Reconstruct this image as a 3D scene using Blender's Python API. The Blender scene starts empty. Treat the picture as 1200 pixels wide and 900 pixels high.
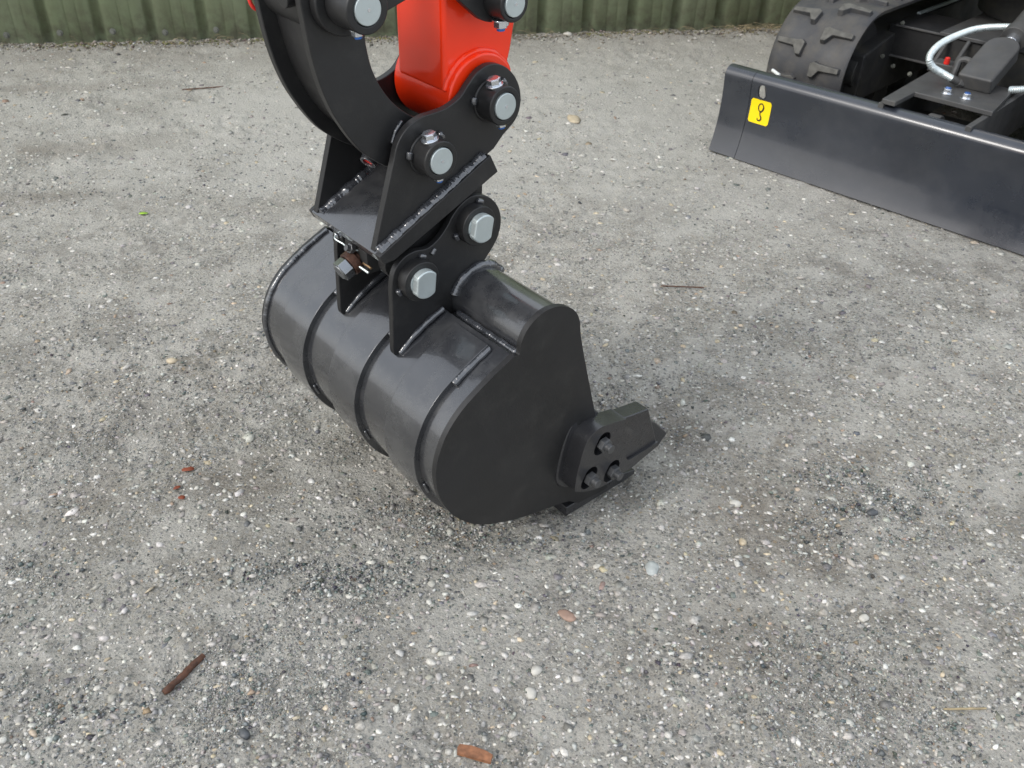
import bpy, bmesh, math, random
import numpy as np
from mathutils import Vector, Matrix
random.seed(7); rng = np.random.default_rng(11)
S = bpy.context.scene; COL = S.collection
R = math.radians

# ------------------------------------------------------------------ camera
CAM = Vector((0, 0, .96))
cd = bpy.data.cameras.new('camera'); cam = bpy.data.objects.new('camera', cd); COL.objects.link(cam)
cam.matrix_world = Matrix(((.9996863, -.02021931, -.01478102, 0), (0, .59015617, -.8072891, 0),
                           (.02504594, .80703586, .58997104, .96), (0, 0, 0, 1)))
cd.sensor_width = 36; cd.lens = 31.8; cd.clip_start = .02; cd.clip_end = 500
cd.dof.use_dof = True; cd.dof.focus_distance = 1.2; cd.dof.aperture_fstop = 14
S.camera = cam

# ------------------------------------------------------------------ sky, sun, exposure
SUN_EL, SUN_AZ = R(40), R(-122)          # soft sun, high and from the left
w = bpy.data.worlds.new('World'); S.world = w; w.use_nodes = True
nt = w.node_tree; nt.nodes.clear()
sky = nt.nodes.new('ShaderNodeTexSky'); sky.sky_type = 'NISHITA'; sky.sun_disc = False
sky.sun_elevation = SUN_EL; sky.sun_rotation = SUN_AZ; sky.air_density = 1.3; sky.dust_density = 4
mx = nt.nodes.new('ShaderNodeMix'); mx.data_type = 'RGBA'; mx.inputs[0].default_value = .7
tc = nt.nodes.new('ShaderNodeTexCoord')
no = nt.nodes.new('ShaderNodeTexNoise'); no.inputs['Scale'].default_value = 2.2; no.inputs['Detail'].default_value = 5
rp = nt.nodes.new('ShaderNodeValToRGB')
rp.color_ramp.elements[0].position = .3; rp.color_ramp.elements[0].color = (6.4, 7.2, 8.4, 1)
rp.color_ramp.elements[1].position = .7; rp.color_ramp.elements[1].color = (12.9, 13.4, 14.2, 1)
bg = nt.nodes.new('ShaderNodeBackground'); bg.inputs[1].default_value = .14
ow = nt.nodes.new('ShaderNodeOutputWorld')
L = nt.links.new
L(tc.outputs['Generated'], no.inputs['Vector']); L(no.outputs['Fac'], rp.inputs[0])
L(sky.outputs[0], mx.inputs[6]); L(rp.outputs[0], mx.inputs[7]); L(mx.outputs[2], bg.inputs[0]); L(bg.outputs[0], ow.inputs[0])
sl = bpy.data.lights.new('sun', 'SUN'); sl.energy = 1.6; sl.angle = R(18); sl.color = (1, .975, .94)
so = bpy.data.objects.new('sun', sl); COL.objects.link(so)
sd = Vector((math.sin(SUN_AZ) * math.cos(SUN_EL), math.cos(SUN_AZ) * math.cos(SUN_EL), math.sin(SUN_EL)))
so.rotation_euler = sd.to_track_quat('Z', 'Y').to_euler()
S.view_settings.view_transform = 'Standard'; S.view_settings.look = 'None'
S.view_settings.exposure = 0.10; S.view_settings.gamma = 1

# ------------------------------------------------------------------ frames
def frame(o, x, y):
    x = Vector(x).normalized(); y = Vector(y).normalized(); z = x.cross(y)
    m = Matrix((x, y, z)).transposed().to_4x4(); m.translation = Vector(o); return m
sx, sy = .76163656, .64800444
FB = frame((.1318334, 1.0005552, 0), (sx, sy, 0), (-sy, sx, 0))          # digging gear: x = towards the teeth, y = -t, z up
FM = frame((.578, 2.451, 0), (.7211, -.6928, 0), (.6928, .7211, 0))      # machine: x along the blade, y = backwards, z up
FW = Matrix.Identity(4)

# ------------------------------------------------------------------ object helpers
WF = {}
def link(name, me, parent, F):
    o = bpy.data.objects.new(name, me); COL.objects.link(o); WF[o.name] = F
    if parent is not None:
        o.parent = parent; o.matrix_local = WF[parent.name].inverted() @ F
    else: o.matrix_world = F
    return o
def tag(o, label, cat, group=None):
    o['label'] = label; o['category'] = cat
    if group: o['group'] = group
    return o
def empty(name, F, label, cat, group=None):
    return tag(link(name, None, None, F), label, cat, group)
def finish(bm, name, mats, parent=None, F=FW, bev=.0012, seg=2, ang=32):
    bmesh.ops.remove_doubles(bm, verts=bm.verts, dist=1e-5)
    bmesh.ops.recalc_face_normals(bm, faces=bm.faces)
    me = bpy.data.meshes.new(name); bm.to_mesh(me); bm.free()
    for m in (mats if isinstance(mats, (list, tuple)) else [mats]): me.materials.append(m)
    me.polygons.foreach_set('use_smooth', [True] * len(me.polygons))
    me.set_sharp_from_angle(angle=R(ang))
    o = link(name, me, parent, F)
    if bev:
        b = o.modifiers.new('bevel', 'BEVEL'); b.width = bev; b.segments = seg; b.limit_method = 'ANGLE'
        b.angle_limit = R(ang); b.harden_normals = True; b.use_clamp_overlap = True
    return o
def spline(pts, n=6, closed=True):
    """Catmull-Rom through points; a point given with a third value 1 is a hard corner."""
    out = []; N = len(pts)
    P = [np.array(p[:2], float) for p in pts]; C = [len(p) > 2 and p[2] for p in pts]
    for i in range(N if closed else N - 1):
        p1, p2 = P[i], P[(i + 1) % N]; c1, c2 = C[i], C[(i + 1) % N]
        p0 = P[(i - 1) % N] if (closed or i > 0) else p1; p3 = P[(i + 2) % N] if (closed or i < N - 2) else p2
        if c1 and c2: out.append(tuple(p1)); continue
        if c1: p0 = 2 * p1 - p2
        if c2: p3 = 2 * p2 - p1
        for k in range(n):
            t = k / n
            q = .5 * ((2 * p1) + (-p0 + p2) * t + (2 * p0 - 5 * p1 + 4 * p2 - p3) * t * t + (-p0 + 3 * p1 - 3 * p2 + p3) * t ** 3)
            out.append(tuple(q))
    if not closed: out.append(tuple(P[-1]))
    return out
def arc(c, r, a0, a1, n=14):
    return [(c[0] + r * math.cos(R(a0 + (a1 - a0) * k / n)), c[1] + r * math.sin(R(a0 + (a1 - a0) * k / n))) for k in range(n + 1)]
FT = lambda u, v, w: (u, -w, v)          # profile in (s, z), extruded along t
FX = lambda u, v, w: (w, u, v)           # profile in (back, z), extruded along the blade
FZ = lambda u, v, w: (u, v, w)           # plan profile, extruded up
def prism(bm, prof, w0, w1, F=FT, holes=()):
    loops = []
    for pr in [prof] + list(holes):
        vs = []
        for p in pr:
            if not vs or (Vector(p[:2]) - vs[-1][1]).length > 2e-5: vs.append((None, Vector(p[:2])))
        if (vs[0][1] - vs[-1][1]).length < 2e-5: vs.pop()
        loops.append([v[1] for v in vs])
    def cap(w):
        ls = [[bm.verts.new(F(p.x, p.y, w)) for p in l] for l in loops]
        if len(ls) == 1:
            bm.faces.new(ls[0])
        else:
            es = []
            for l in ls: es += [bm.edges.new((l[i], l[(i + 1) % len(l)])) for i in range(len(l))]
            bmesh.ops.triangle_fill(bm, edges=es, use_beauty=True)
        return ls
    A = cap(w0); B = cap(w1)
    for a, b in zip(A, B):
        for i in range(len(a)):
            j = (i + 1) % len(a); bm.faces.new((a[i], a[j], b[j], b[i]))
    return bm
def box(bm, c, d, rot=None):
    m = Matrix.Translation(c) @ (rot.to_4x4() if rot else Matrix.Identity(4)) @ Matrix.Diagonal((d[0], d[1], d[2], 1))
    bmesh.ops.create_cube(bm, size=1, matrix=m); return bm
def cyl(bm, p, q, r, n=32, r2=None, bore=0):
    p, q = Vector(p), Vector(q); d = (q - p).normalized()
    u = d.orthogonal().normalized(); v = d.cross(u); r2 = r if r2 is None else r2
    def ring(c, rr): return [bm.verts.new(c + rr * (math.cos(2 * math.pi * k / n) * u + math.sin(2 * math.pi * k / n) * v)) for k in range(n)]
    def bridge(a, b):
        for k in range(n): bm.faces.new((a[k], a[(k + 1) % n], b[(k + 1) % n], b[k]))
    a, b = ring(p, r), ring(q, r2); bridge(a, b)
    if bore:
        c, e = ring(p, bore), ring(q, bore); bridge(c, e); bridge(a, c); bridge(b, e)
    else: bm.faces.new(a); bm.faces.new(b)
    return bm
def tube(bm, pts, r, n=10, fn=None, closed=False):
    pts = [Vector(p) for p in pts]; N = len(pts); rings = []; u = None
    for i, p in enumerate(pts):
        d = (pts[(i + 1) % N] - pts[i - 1]) if (closed or 0 < i < N - 1) else (pts[1] - pts[0] if i == 0 else pts[-1] - pts[-2])
        d.normalize()
        u = d.orthogonal().normalized() if u is None else (u - d * u.dot(d)).normalized()
        v = d.cross(u); rr = r * (fn(i, N) if fn else 1)
        rings.append([bm.verts.new(p + rr * (math.cos(2 * math.pi * k / n) * u + math.sin(2 * math.pi * k / n) * v)) for k in range(n)])
    for i in range(N if closed else N - 1):
        a, b = rings[i], rings[(i + 1) % N]
        for k in range(n): bm.faces.new((a[k], a[(k + 1) % n], b[(k + 1) % n], b[k]))
    if not closed: bm.faces.new(rings[0]); bm.faces.new(rings[-1])
    return bm
def resample(pts, step):
    pts = [Vector(p) for p in pts]; out = [pts[0].copy()]; carry = 0
    for a, b in zip(pts, pts[1:]):
        l = (b - a).length; x = step - carry
        while x <= l: out.append(a.lerp(b, x / l)); x += step
        carry = (carry + l) % step
    return out
def smooth3(pts, n=8):
    P = [np.array(p, float) for p in pts]; out = []
    for i in range(len(P) - 1):
        p0 = P[max(i - 1, 0)]; p1 = P[i]; p2 = P[i + 1]; p3 = P[min(i + 2, len(P) - 1)]
        for k in range(n):
            t = k / n
            out.append(Vector(.5 * ((2 * p1) + (-p0 + p2) * t + (2 * p0 - 5 * p1 + 4 * p2 - p3) * t * t + (-p0 + 3 * p1 - 3 * p2 + p3) * t ** 3)))
    return out + [Vector(P[-1])]
def weld(parent, F, pts, r, mat=None, name='weld_bead'):
    """a rippled weld bead laid along a line"""
    p = resample(pts, .0012)
    rr = random.Random(len(p) * 7 + int(r * 1e5)); ph = rr.random() * 6
    q = [v + Vector((rr.uniform(-1, 1), rr.uniform(-1, 1), rr.uniform(-1, 1))) * r * .03 for v in p]
    bm = bmesh.new()
    tube(bm, q, r, 8, lambda i, N: (1 + .012 * math.sin(i * 1.3 + ph) + .08 * math.sin(i * .31 + ph) + .06 * math.sin(i * .083 + ph * 2) + rr.uniform(-.02, .02)) * (.45 if i in (0, N - 1) else 1))
    return finish(bm, name, mat or M['weld'], parent, F, bev=0, ang=80)

# ------------------------------------------------------------------ materials
M = {}
def mat(name, col, rough=.5, metal=0, nscale=30, cvar=.15, rvar=.15, bump=0, bscale=300, coat=0, dirt=None, dscale=12, dlo=.5, dhi=.75, spec=.5):
    m = bpy.data.materials.new(name); m.use_nodes = True; t = m.node_tree; b = t.nodes['Principled BSDF']
    N = t.nodes.new; lk = t.links.new
    tcd = N('ShaderNodeTexCoord'); geo = N('ShaderNodeNewGeometry')
    n1 = N('ShaderNodeTexNoise'); n1.inputs['Scale'].default_value = nscale; n1.inputs['Detail'].default_value = 6
    lk(geo.outputs['Position'], n1.inputs['Vector'])
    cr = N('ShaderNodeMapRange'); cr.inputs[1].default_value = .3; cr.inputs[2].default_value = .7
    cr.inputs[3].default_value = 1 - cvar; cr.inputs[4].default_value = 1 + cvar
    lk(n1.outputs['Fac'], cr.inputs[0])
    mul = N('ShaderNodeVectorMath'); mul.operation = 'SCALE'; mul.inputs[0].default_value = col; lk(cr.outputs[0], mul.inputs['Scale'])
    out = mul.outputs[0]
    rr = N('ShaderNodeMapRange'); rr.inputs[1].default_value = .3; rr.inputs[2].default_value = .7
    rr.inputs[3].default_value = max(.03, rough - rvar); rr.inputs[4].default_value = min(1, rough + rvar)
    n2 = N('ShaderNodeTexNoise'); n2.inputs['Scale'].default_value = nscale * .6; n2.inputs['Detail'].default_value = 8; n2.inputs['Roughness'].default_value = .65
    lk(geo.outputs['Position'], n2.inputs['Vector']); lk(n2.outputs['Fac'], rr.inputs[0])
    ro = rr.outputs[0]
    if dirt:
        n3 = N('ShaderNodeTexNoise'); n3.inputs['Scale'].default_value = dscale; n3.inputs['Detail'].default_value = 10; n3.inputs['Roughness'].default_value = .7
        lk(geo.outputs['Position'], n3.inputs['Vector'])
        dm = N('ShaderNodeMapRange'); dm.inputs[1].default_value = dlo; dm.inputs[2].default_value = dhi; lk(n3.outputs['Fac'], dm.inputs[0])
        dm.inputs[4].default_value = dirt[3]
        mm = N('ShaderNodeMix'); mm.data_type = 'RGBA'; lk(dm.outputs[0], mm.inputs[0]); lk(out, mm.inputs[6]); mm.inputs[7].default_value = (*dirt[:3], 1)
        out = mm.outputs[2]
        m2 = N('ShaderNodeMix'); lk(dm.outputs[0], m2.inputs[0]); lk(ro, m2.inputs[2]); m2.inputs[3].default_value = .85; ro = m2.outputs[0]
    lk(out, b.inputs['Base Color']); lk(ro, b.inputs['Roughness'])
    b.inputs['Metallic'].default_value = metal; b.inputs['Coat Weight'].default_value = coat; b.inputs['Coat Roughness'].default_value = .08
    b.inputs['Specular IOR Level'].default_value = spec
    if bump:
        n4 = N('ShaderNodeTexNoise'); n4.inputs['Scale'].default_value = bscale; n4.inputs['Detail'].default_value = 4
        lk(geo.outputs['Position'], n4.inputs['Vector'])
        bp = N('ShaderNodeBump'); bp.inputs['Strength'].default_value = bump; bp.inputs['Distance'].default_value = .001
        lk(n4.outputs['Fac'], bp.inputs['Height']); lk(bp.outputs[0], b.inputs['Normal'])
    M[name] = m; return m
mat('black_paint', (.0135, .0135, .014), .44, nscale=14, rvar=.09, bump=.12, bscale=450, dirt=(.12, .115, .1, .12), dscale=30)
mat('worn_black', (.024, .025, .028), .24, coat=.8, spec=.8, nscale=13, rvar=.12, bump=.15, bscale=300, dirt=(.13, .13, .125, .25), dscale=22, dlo=.45)
mat('weld', (.035, .037, .042), .18, coat=1, nscale=60, rvar=.1, bump=.3, bscale=110, spec=1)
mat('cast_black', (.024, .024, .026), .3, coat=.4, nscale=30, rvar=.08, bump=.5, bscale=380)
mat('zinc', (.52, .58, .58), .38, metal=.55, nscale=60, cvar=.06, rvar=.08, bump=.1, dirt=(.33, .36, .36, .35), dscale=60)
mat('bright_zinc', (.75, .78, .82), .2, metal=.95, nscale=60, cvar=.05, rvar=.05)
mat('blue_zinc', (.05, .16, .5), .25, metal=.5, nscale=60)
mat('orange_paint', (.93, .038, .004), .42, nscale=20, cvar=.04, rvar=.05, spec=.25, coat=.7, bump=.12, bscale=60)
mat('red_rubber', (.75, .03, .02), .4)
mat('rust', (.07, .032, .02), .45, metal=.5, nscale=180, cvar=.5, bump=.4)
mat('brass', (.55, .36, .2), .35, metal=.8)
mat('rubber', (.042, .043, .046), .62, nscale=18, bump=.3, bscale=160, dirt=(.13, .115, .09, .55), dscale=14, dlo=.42, dhi=.7)
mat('lug_rubber', (.095, .092, .082), .75, nscale=60, cvar=.3, bump=.5, bscale=200)
mat('blade_paint', (.016, .020, .029), .28, coat=.45, spec=.7, nscale=6, rvar=.1, bump=.06, bscale=300, dirt=(.1, .1, .1, .2), dscale=7, dlo=.45)
mat('dull_black', (.022, .022, .022), .6, nscale=20, dirt=(.09, .08, .055, .5), dscale=18, dlo=.45)
mat('frame_grey', (.06, .06, .06), .5, nscale=20, dirt=(.12, .11, .09, .35), dscale=25, dlo=.45)
mat('sticker_yellow', (.95, .68, .0), .4, cvar=.02)
mat('print_black', (.01, .01, .01), .5)
mat('wood', (.085, .035, .018), .7, nscale=120, cvar=.5, bump=.6)
mat('orange_wood', (.24, .105, .05), .6, nscale=120, cvar=.4, bump=.5)
mat('leaf_red', (.22, .05, .02), .6, nscale=100, cvar=.4)
mat('leaf_green', (.3, .5, .05), .5, nscale=100, cvar=.2)
mat('straw', (.3, .24, .14), .7, nscale=50, cvar=.4)
mat('moss', (.09, .1, .025), .9, nscale=60, cvar=.5)
mat('pebble_white', (.47, .45, .40), .6, nscale=120, cvar=.15)
mat('pebble_tan', (.44, .37, .26), .6, nscale=120, cvar=.2)
mat('pebble_pale', (.37, .39, .37), .6, nscale=120, cvar=.2)
mat('pebble_dark', (.07, .075, .08), .5, nscale=120, cvar=.3)
mat('pebble_rust', (.30, .2, .15), .6, nscale=120, cvar=.2)
mat('washer_grey', (.16, .165, .14), .5, metal=.3)

mat('hosew', (.7, .72, .7), .4)
def ground_mat():
    m = bpy.data.materials.new('worn_tarmac'); m.use_nodes = True; t = m.node_tree; b = t.nodes['Principled BSDF']
    N = t.nodes.new; lk = t.links.new
    geo = N('ShaderNodeNewGeometry'); P = geo.outputs['Position']
    def noise(sc, det=5, ro=.6, vec=P):
        n = N('ShaderNodeTexNoise'); n.inputs['Scale'].default_value = sc; n.inputs['Detail'].default_value = det; n.inputs['Roughness'].default_value = ro
        lk(vec, n.inputs['Vector']); return n.outputs['Fac']
    def mr(x, a, b_, c, d):
        n = N('ShaderNodeMapRange'); n.inputs[1].default_value = a; n.inputs[2].default_value = b_; n.inputs[3].default_value = c; n.inputs[4].default_value = d
        lk(x, n.inputs[0]); return n.outputs[0]
    def mixc(f, a, c):
        n = N('ShaderNodeMix'); n.data_type = 'RGBA'
        if isinstance(f, float): n.inputs[0].default_value = f
        else: lk(f, n.inputs[0])
        for s_, v in ((6, a), (7, c)):
            if isinstance(v, tuple): n.inputs[s_].default_value = (*v, 1)
            else: lk(v, n.inputs[s_])
        return n.outputs[2]
    base = mixc(mr(noise(1.6, 6, .65), .35, .65, 0, 1), (.325, .304, .256), (.46, .434, .376))
    base = mixc(mr(noise(150, 6, .75), .51, .64, 0, .8), base, (.60, .59, .56))
    base = mixc(mr(noise(175, 6, .78), .53, .64, 0, .85), base, (.09, .09, .086))
    base = mixc(mr(noise(62, 7, .78), .54, .68, 0, .6), base, (.16, .157, .15))
    # brown patches of soil worked into the surface
    base = mixc(mr(noise(2.7, 8, .7), .50, .66, 0, .6), base, (.22, .19, .15))
    # pale dust trodden into the surface, and darker gritty areas
    base = mixc(mr(noise(55, 4, .7), .58, .66, 0, .6), base, (.52, .5, .45))
    base = mixc(mr(noise(75, 5, .75), .56, .64, 0, .6), base, (.19, .18, .16))
    base = mixc(mr(noise(48, 5, .7), .57, .65, 0, .65), base, (.12, .115, .105))
    base = mixc(mr(noise(9, 9, .68), .48, .57, 0, .8), base, (.48, .46, .41))
    base = mixc(mr(noise(7, 10, .75), .52, .61, 0, .55), base, (.19, .172, .145))
    dust = mr(noise(9, 9, .68), .50, .64, 1, .35)
    # pebbles in the binder: two sizes, each cell its own grey
    for sc, th, amt in ((260, .34, .75), (140, .32, .8), (75, .2, .75)):
        v = N('ShaderNodeTexVoronoi'); v.inputs['Scale'].default_value = sc; lk(P, v.inputs['Vector'])
        wn = N('ShaderNodeSeparateColor'); lk(v.outputs['Color'], wn.inputs[0])
        cr = N('ShaderNodeValToRGB'); cr.color_ramp.interpolation = 'CONSTANT'
        els = [(0, (.1, .105, .1)), (.22, (.2, .2, .19)), (.45, (.3, .295, .28)), (.7, (.42, .405, .37)), (.86, (.6, .59, .56)), (.94, (.4, .31, .2)), (.97, (.08, .09, .095))]
        cr.color_ramp.elements[0].color = (*els[0][1], 1); cr.color_ramp.elements[1].position = els[1][0]; cr.color_ramp.elements[1].color = (*els[1][1], 1)
        for p_, c_ in els[2:]: e = cr.color_ramp.elements.new(p_); e.color = (*c_, 1)
        lk(wn.outputs[0], cr.inputs[0])
        inside = mr(v.outputs['Distance'], th, th + .08, amt, 0)
        sel = mr(wn.outputs[1], .42, .46, 0, 1)
        m0 = N('ShaderNodeMath'); m0.operation = 'MULTIPLY'; lk(inside, m0.inputs[0]); lk(sel, m0.inputs[1])
        mu = N('ShaderNodeMath'); mu.operation = 'MULTIPLY'; lk(m0.outputs[0], mu.inputs[0]); lk(dust, mu.inputs[1])
        base = mixc(mu.outputs[0], base, cr.outputs[0])
    # tints carried by the sheet: soil along the wall, old stains
    at = N('ShaderNodeAttribute'); at.attribute_name = 'stain'
    base = mixc(at.outputs['Fac'], base, (.14, .11, .078))
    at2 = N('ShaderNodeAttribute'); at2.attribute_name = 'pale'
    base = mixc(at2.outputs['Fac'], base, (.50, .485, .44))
    lk(base, b.inputs['Base Color']); b.inputs['Roughness'].default_value = .82; b.inputs['Specular IOR Level'].default_value = .35
    bp = N('ShaderNodeBump'); bp.inputs['Strength'].default_value = 1; bp.inputs['Distance'].default_value = .006
    ad = N('ShaderNodeMath'); ad.operation = 'ADD'; lk(noise(160, 6, .8), ad.inputs[0])
    vb = N('ShaderNodeTexVoronoi'); vb.inputs['Scale'].default_value = 170; vb.inputs['Randomness'].default_value = 1; lk(P, vb.inputs['Vector'])
    lk(mr(vb.outputs['Distance'], 0, .6, .28, 0), ad.inputs[1])
    lk(ad.outputs[0], bp.inputs['Height']); lk(bp.outputs[0], b.inputs['Normal'])
    return m
M['ground'] = ground_mat()
def attr_mat(name, rough=.6, nz=300):
    m = bpy.data.materials.new(name); m.use_nodes = True; t = m.node_tree; b = t.nodes['Principled BSDF']
    a = t.nodes.new('ShaderNodeAttribute'); a.attribute_name = 'tint'; g = t.nodes.new('ShaderNodeNewGeometry')
    n = t.nodes.new('ShaderNodeTexNoise'); n.inputs['Scale'].default_value = nz; n.inputs['Detail'].default_value = 3
    t.links.new(g.outputs['Position'], n.inputs['Vector'])
    r = t.nodes.new('ShaderNodeMapRange'); r.inputs[1].default_value = .3; r.inputs[2].default_value = .7; r.inputs[3].default_value = .72; r.inputs[4].default_value = 1.2
    t.links.new(n.outputs['Fac'], r.inputs[0])
    s = t.nodes.new('ShaderNodeVectorMath'); s.operation = 'SCALE'; t.links.new(a.outputs['Color'], s.inputs[0]); t.links.new(r.outputs[0], s.inputs['Scale'])
    t.links.new(s.outputs[0], b.inputs['Base Color']); b.inputs['Roughness'].default_value = rough
    M[name] = m; return m
attr_mat('stones')
def wall_mat():
    m = bpy.data.materials.new('green_cladding'); m.use_nodes = True; t = m.node_tree; b = t.nodes['Principled BSDF']
    N = t.nodes.new; lk = t.links.new; geo = N('ShaderNodeNewGeometry')
    mp = N('ShaderNodeVectorMath'); mp.operation = 'MULTIPLY'; mp.inputs[1].default_value = (1, 1, .25); lk(geo.outputs['Position'], mp.inputs[0])
    def nz(sc, det, vec, a, c, hi):
        n = N('ShaderNodeTexNoise'); n.inputs['Scale'].default_value = sc; n.inputs['Detail'].default_value = det; n.inputs['Roughness'].default_value = .65; lk(vec, n.inputs['Vector'])
        r = N('ShaderNodeMapRange'); r.inputs[1].default_value = a; r.inputs[2].default_value = c; r.inputs[4].default_value = hi; lk(n.outputs['Fac'], r.inputs[0]); return r.outputs[0]
    def mix(f, a, c):
        n = N('ShaderNodeMix'); n.data_type = 'RGBA'; lk(f, n.inputs[0])
        for s_, v in ((6, a), (7, c)):
            if isinstance(v, tuple): n.inputs[s_].default_value = (*v, 1)
            else: lk(v, n.inputs[s_])
        return n.outputs[2]
    c = mix(nz(3, 5, mp.outputs[0], .35, .65, 1), (.28, .335, .20), (.34, .39, .255))
    c = mix(nz(9, 8, mp.outputs[0], .48, .72, .6), c, (.14, .15, .085))
    # splashed dirt near the ground
    sp = N('ShaderNodeSeparateXYZ'); lk(geo.outputs['Position'], sp.inputs[0])
    h = N('ShaderNodeMapRange'); h.inputs[1].default_value = .0; h.inputs[2].default_value = .16; h.inputs[3].default_value = 1; h.inputs[4].default_value = 0; lk(sp.outputs[2], h.inputs[0])
    mu = N('ShaderNodeMath'); mu.operation = 'MULTIPLY'; lk(h.outputs[0], mu.inputs[0]); lk(nz(28, 8, geo.outputs['Position'], .42, .62, .85), mu.inputs[1])
    c = mix(mu.outputs[0], c, (.16, .15, .11))
    lk(c, b.inputs['Base Color']); b.inputs['Roughness'].default_value = .5
    return m
M['wall'] = wall_mat()

# ------------------------------------------------------------------ value noise for the relief
def vnoise(x, y, cell, seed):
    r = np.random.default_rng(seed); T = r.random((256, 256)); a_ = seed * 1.7; ca, sa = math.cos(a_), math.sin(a_)
    X = (x * ca + y * sa) / cell + 1000; Y = (y * ca - x * sa) / cell + 1000
    i = np.floor(X).astype(int); j = np.floor(Y).astype(int); fx = X - i; fy = Y - j
    fx = fx * fx * (3 - 2 * fx); fy = fy * fy * (3 - 2 * fy); i %= 256; j %= 256; i1 = (i + 1) % 256; j1 = (j + 1) % 256
    return (T[i, j] * (1 - fx) + T[i1, j] * fx) * (1 - fy) + (T[i, j1] * (1 - fx) + T[i1, j1] * fx) * fy - .5
def height(x, y):
    x, y = x + .009 * vnoise(x, y, .021, 14) + .004 * vnoise(x, y, .009, 16), y + .009 * vnoise(x, y, .023, 15) + .004 * vnoise(x, y, .0085, 17)
    hgt = .010 * vnoise(x, y, .55, 1) + .006 * vnoise(x, y, .2, 2) + .004 * vnoise(x, y, .08, 3)
    rough = np.clip(.6 + 1.3 * vnoise(x, y, .25, 9) + .9 * vnoise(x, y, .1, 10), .1, 1.25)
    hgt = hgt + .006 * vnoise(x, y, .045, 8) * rough + rough * (.0050 * vnoise(x, y, .026, 4) + .0062 * vnoise(x, y, .013, 5) + .0030 * vnoise(x, y, .0068, 6))
    return hgt - .0035
def wall_y(x): return 3.588 + .166 * x

# ------------------------------------------------------------------ ground: one sheet to the horizon
def build_ground():
    yr = [-60, -20, -6, -2, -.6, 0, .25]; y = .36
    while y < 4.3: yr.append(y); y *= 1.0046
    yr += [4.6, 5.2, 6.5, 9, 15, 30, 60, 120]; yr = np.array(yr)
    nu = 640; u = np.linspace(-1, 1, nu)
    Y = np.repeat(yr[:, None], nu + 8, 1)
    hw = .52 * np.clip(yr, .36, 4.3) + .42
    X = np.concatenate([-hw[:, None] - np.array([120, 30, 6, 1.]), u * hw[:, None], hw[:, None] + np.array([1., 6, 30, 120])], 1)
    fade = ((np.abs(X) <= hw[:, None] * 1.0001) & (Y > .3) & (Y < 4.3)).astype(float)
    Z = height(X, Y) * fade
    nv, nh = X.shape
    co = np.stack([X, Y, Z], -1).reshape(-1, 3).astype(np.float32)
    idx = np.arange(nv * nh).reshape(nv, nh)
    q = np.stack([idx[:-1, :-1], idx[:-1, 1:], idx[1:, 1:], idx[1:, :-1]], -1).reshape(-1, 4)
    me = bpy.data.meshes.new('ground'); me.vertices.add(len(co)); me.vertices.foreach_set('co', co.ravel())
    me.loops.add(q.size); me.loops.foreach_set('vertex_index', q.ravel().astype(np.int32))
    me.polygons.add(len(q)); me.polygons.foreach_set('loop_start', np.arange(0, q.size, 4, dtype=np.int32)); me.update(calc_edges=True)
    me.polygons.foreach_set('use_smooth', np.ones(len(q), bool))
    x, yy = X.ravel(), Y.ravel()
    d = wall_y(x) - yy
    n1 = vnoise(x, yy, .3, 21) + .6 * vnoise(x, yy, .1, 22) + .5 * vnoise(x, yy, .03, 23)
    st = np.clip(1.1 - d / .42 + 1.3 * n1, 0, 1) * .5 * (d < 1.3)
    # long brown wear marks on the left
    def band(x0, y0, x1, y1, wd, k):
        L_ = math.hypot(x1 - x0, y1 - y0); ux, uy = (x1 - x0) / L_, (y1 - y0) / L_
        a = (x - x0) * ux + (yy - y0) * uy; c = -(x - x0) * uy + (yy - y0) * ux + .08 * vnoise(a, a * 0, .25, 31)
        return k * np.exp(-(c / wd) ** 2) * np.clip(np.minimum(a, L_ - a) / .2 + .6, 0, 1) * np.clip(.75 + 1.4 * n1, 0, 1)
    st = np.maximum(st, band(-2.0, 2.2, -1.0, 2.42, .06, 1.0))
    st = np.maximum(st, band(-.9, 2.0, -.35, 2.1, .05, .45)); st = np.maximum(st, band(-2.1, 2.75, -1.1, 2.9, .05, .6)); st = np.maximum(st, band(-1.7, 1.95, -1.0, 2.1, .04, .6))
    st = np.maximum(st, band(.2, 2.85, 1.0, 2.75, .07, .35))
    for (px, py, r_, k) in ((-.64, 1.03, .055, .4), (-.38, 1.04, .06, .25), (.42, .98, .12, .35), (.30, 1.2, .1, .3), (.18, .72, .05, .2), (.33, .75, .09, .3), (-.75, .95, .05, .3)):
        rr_ = np.hypot(x - px, (yy - py)) / r_ + .7 * n1
        st = np.maximum(st, k * np.clip(1.35 - rr_, 0, 1))
    pale = np.zeros_like(x)
    for (px, py, rx, ry, k) in ((-.35, 2.5, .8, .45, .5), (.3, 2.8, .9, .5, .4), (-.2, .9, .3, .2, .2), (-.55, .8, .3, .2, .15), (.55, 2.1, .4, .3, .25)):
        pale = np.maximum(pale, k * np.clip(1.4 - np.hypot((x - px) / rx, (yy - py) / ry) + 1.2 * n1, 0, 1))
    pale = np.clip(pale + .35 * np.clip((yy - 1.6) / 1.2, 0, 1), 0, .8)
    for nm, v in (('stain', np.clip(st, 0, 1)), ('pale', pale)):
        a = me.attributes.new(nm, 'FLOAT', 'POINT'); a.data.foreach_set('value', v.astype(np.float32))
    me.materials.append(M['ground']); o = link('ground', me, None, FW); o['kind'] = 'structure'
build_ground()

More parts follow.
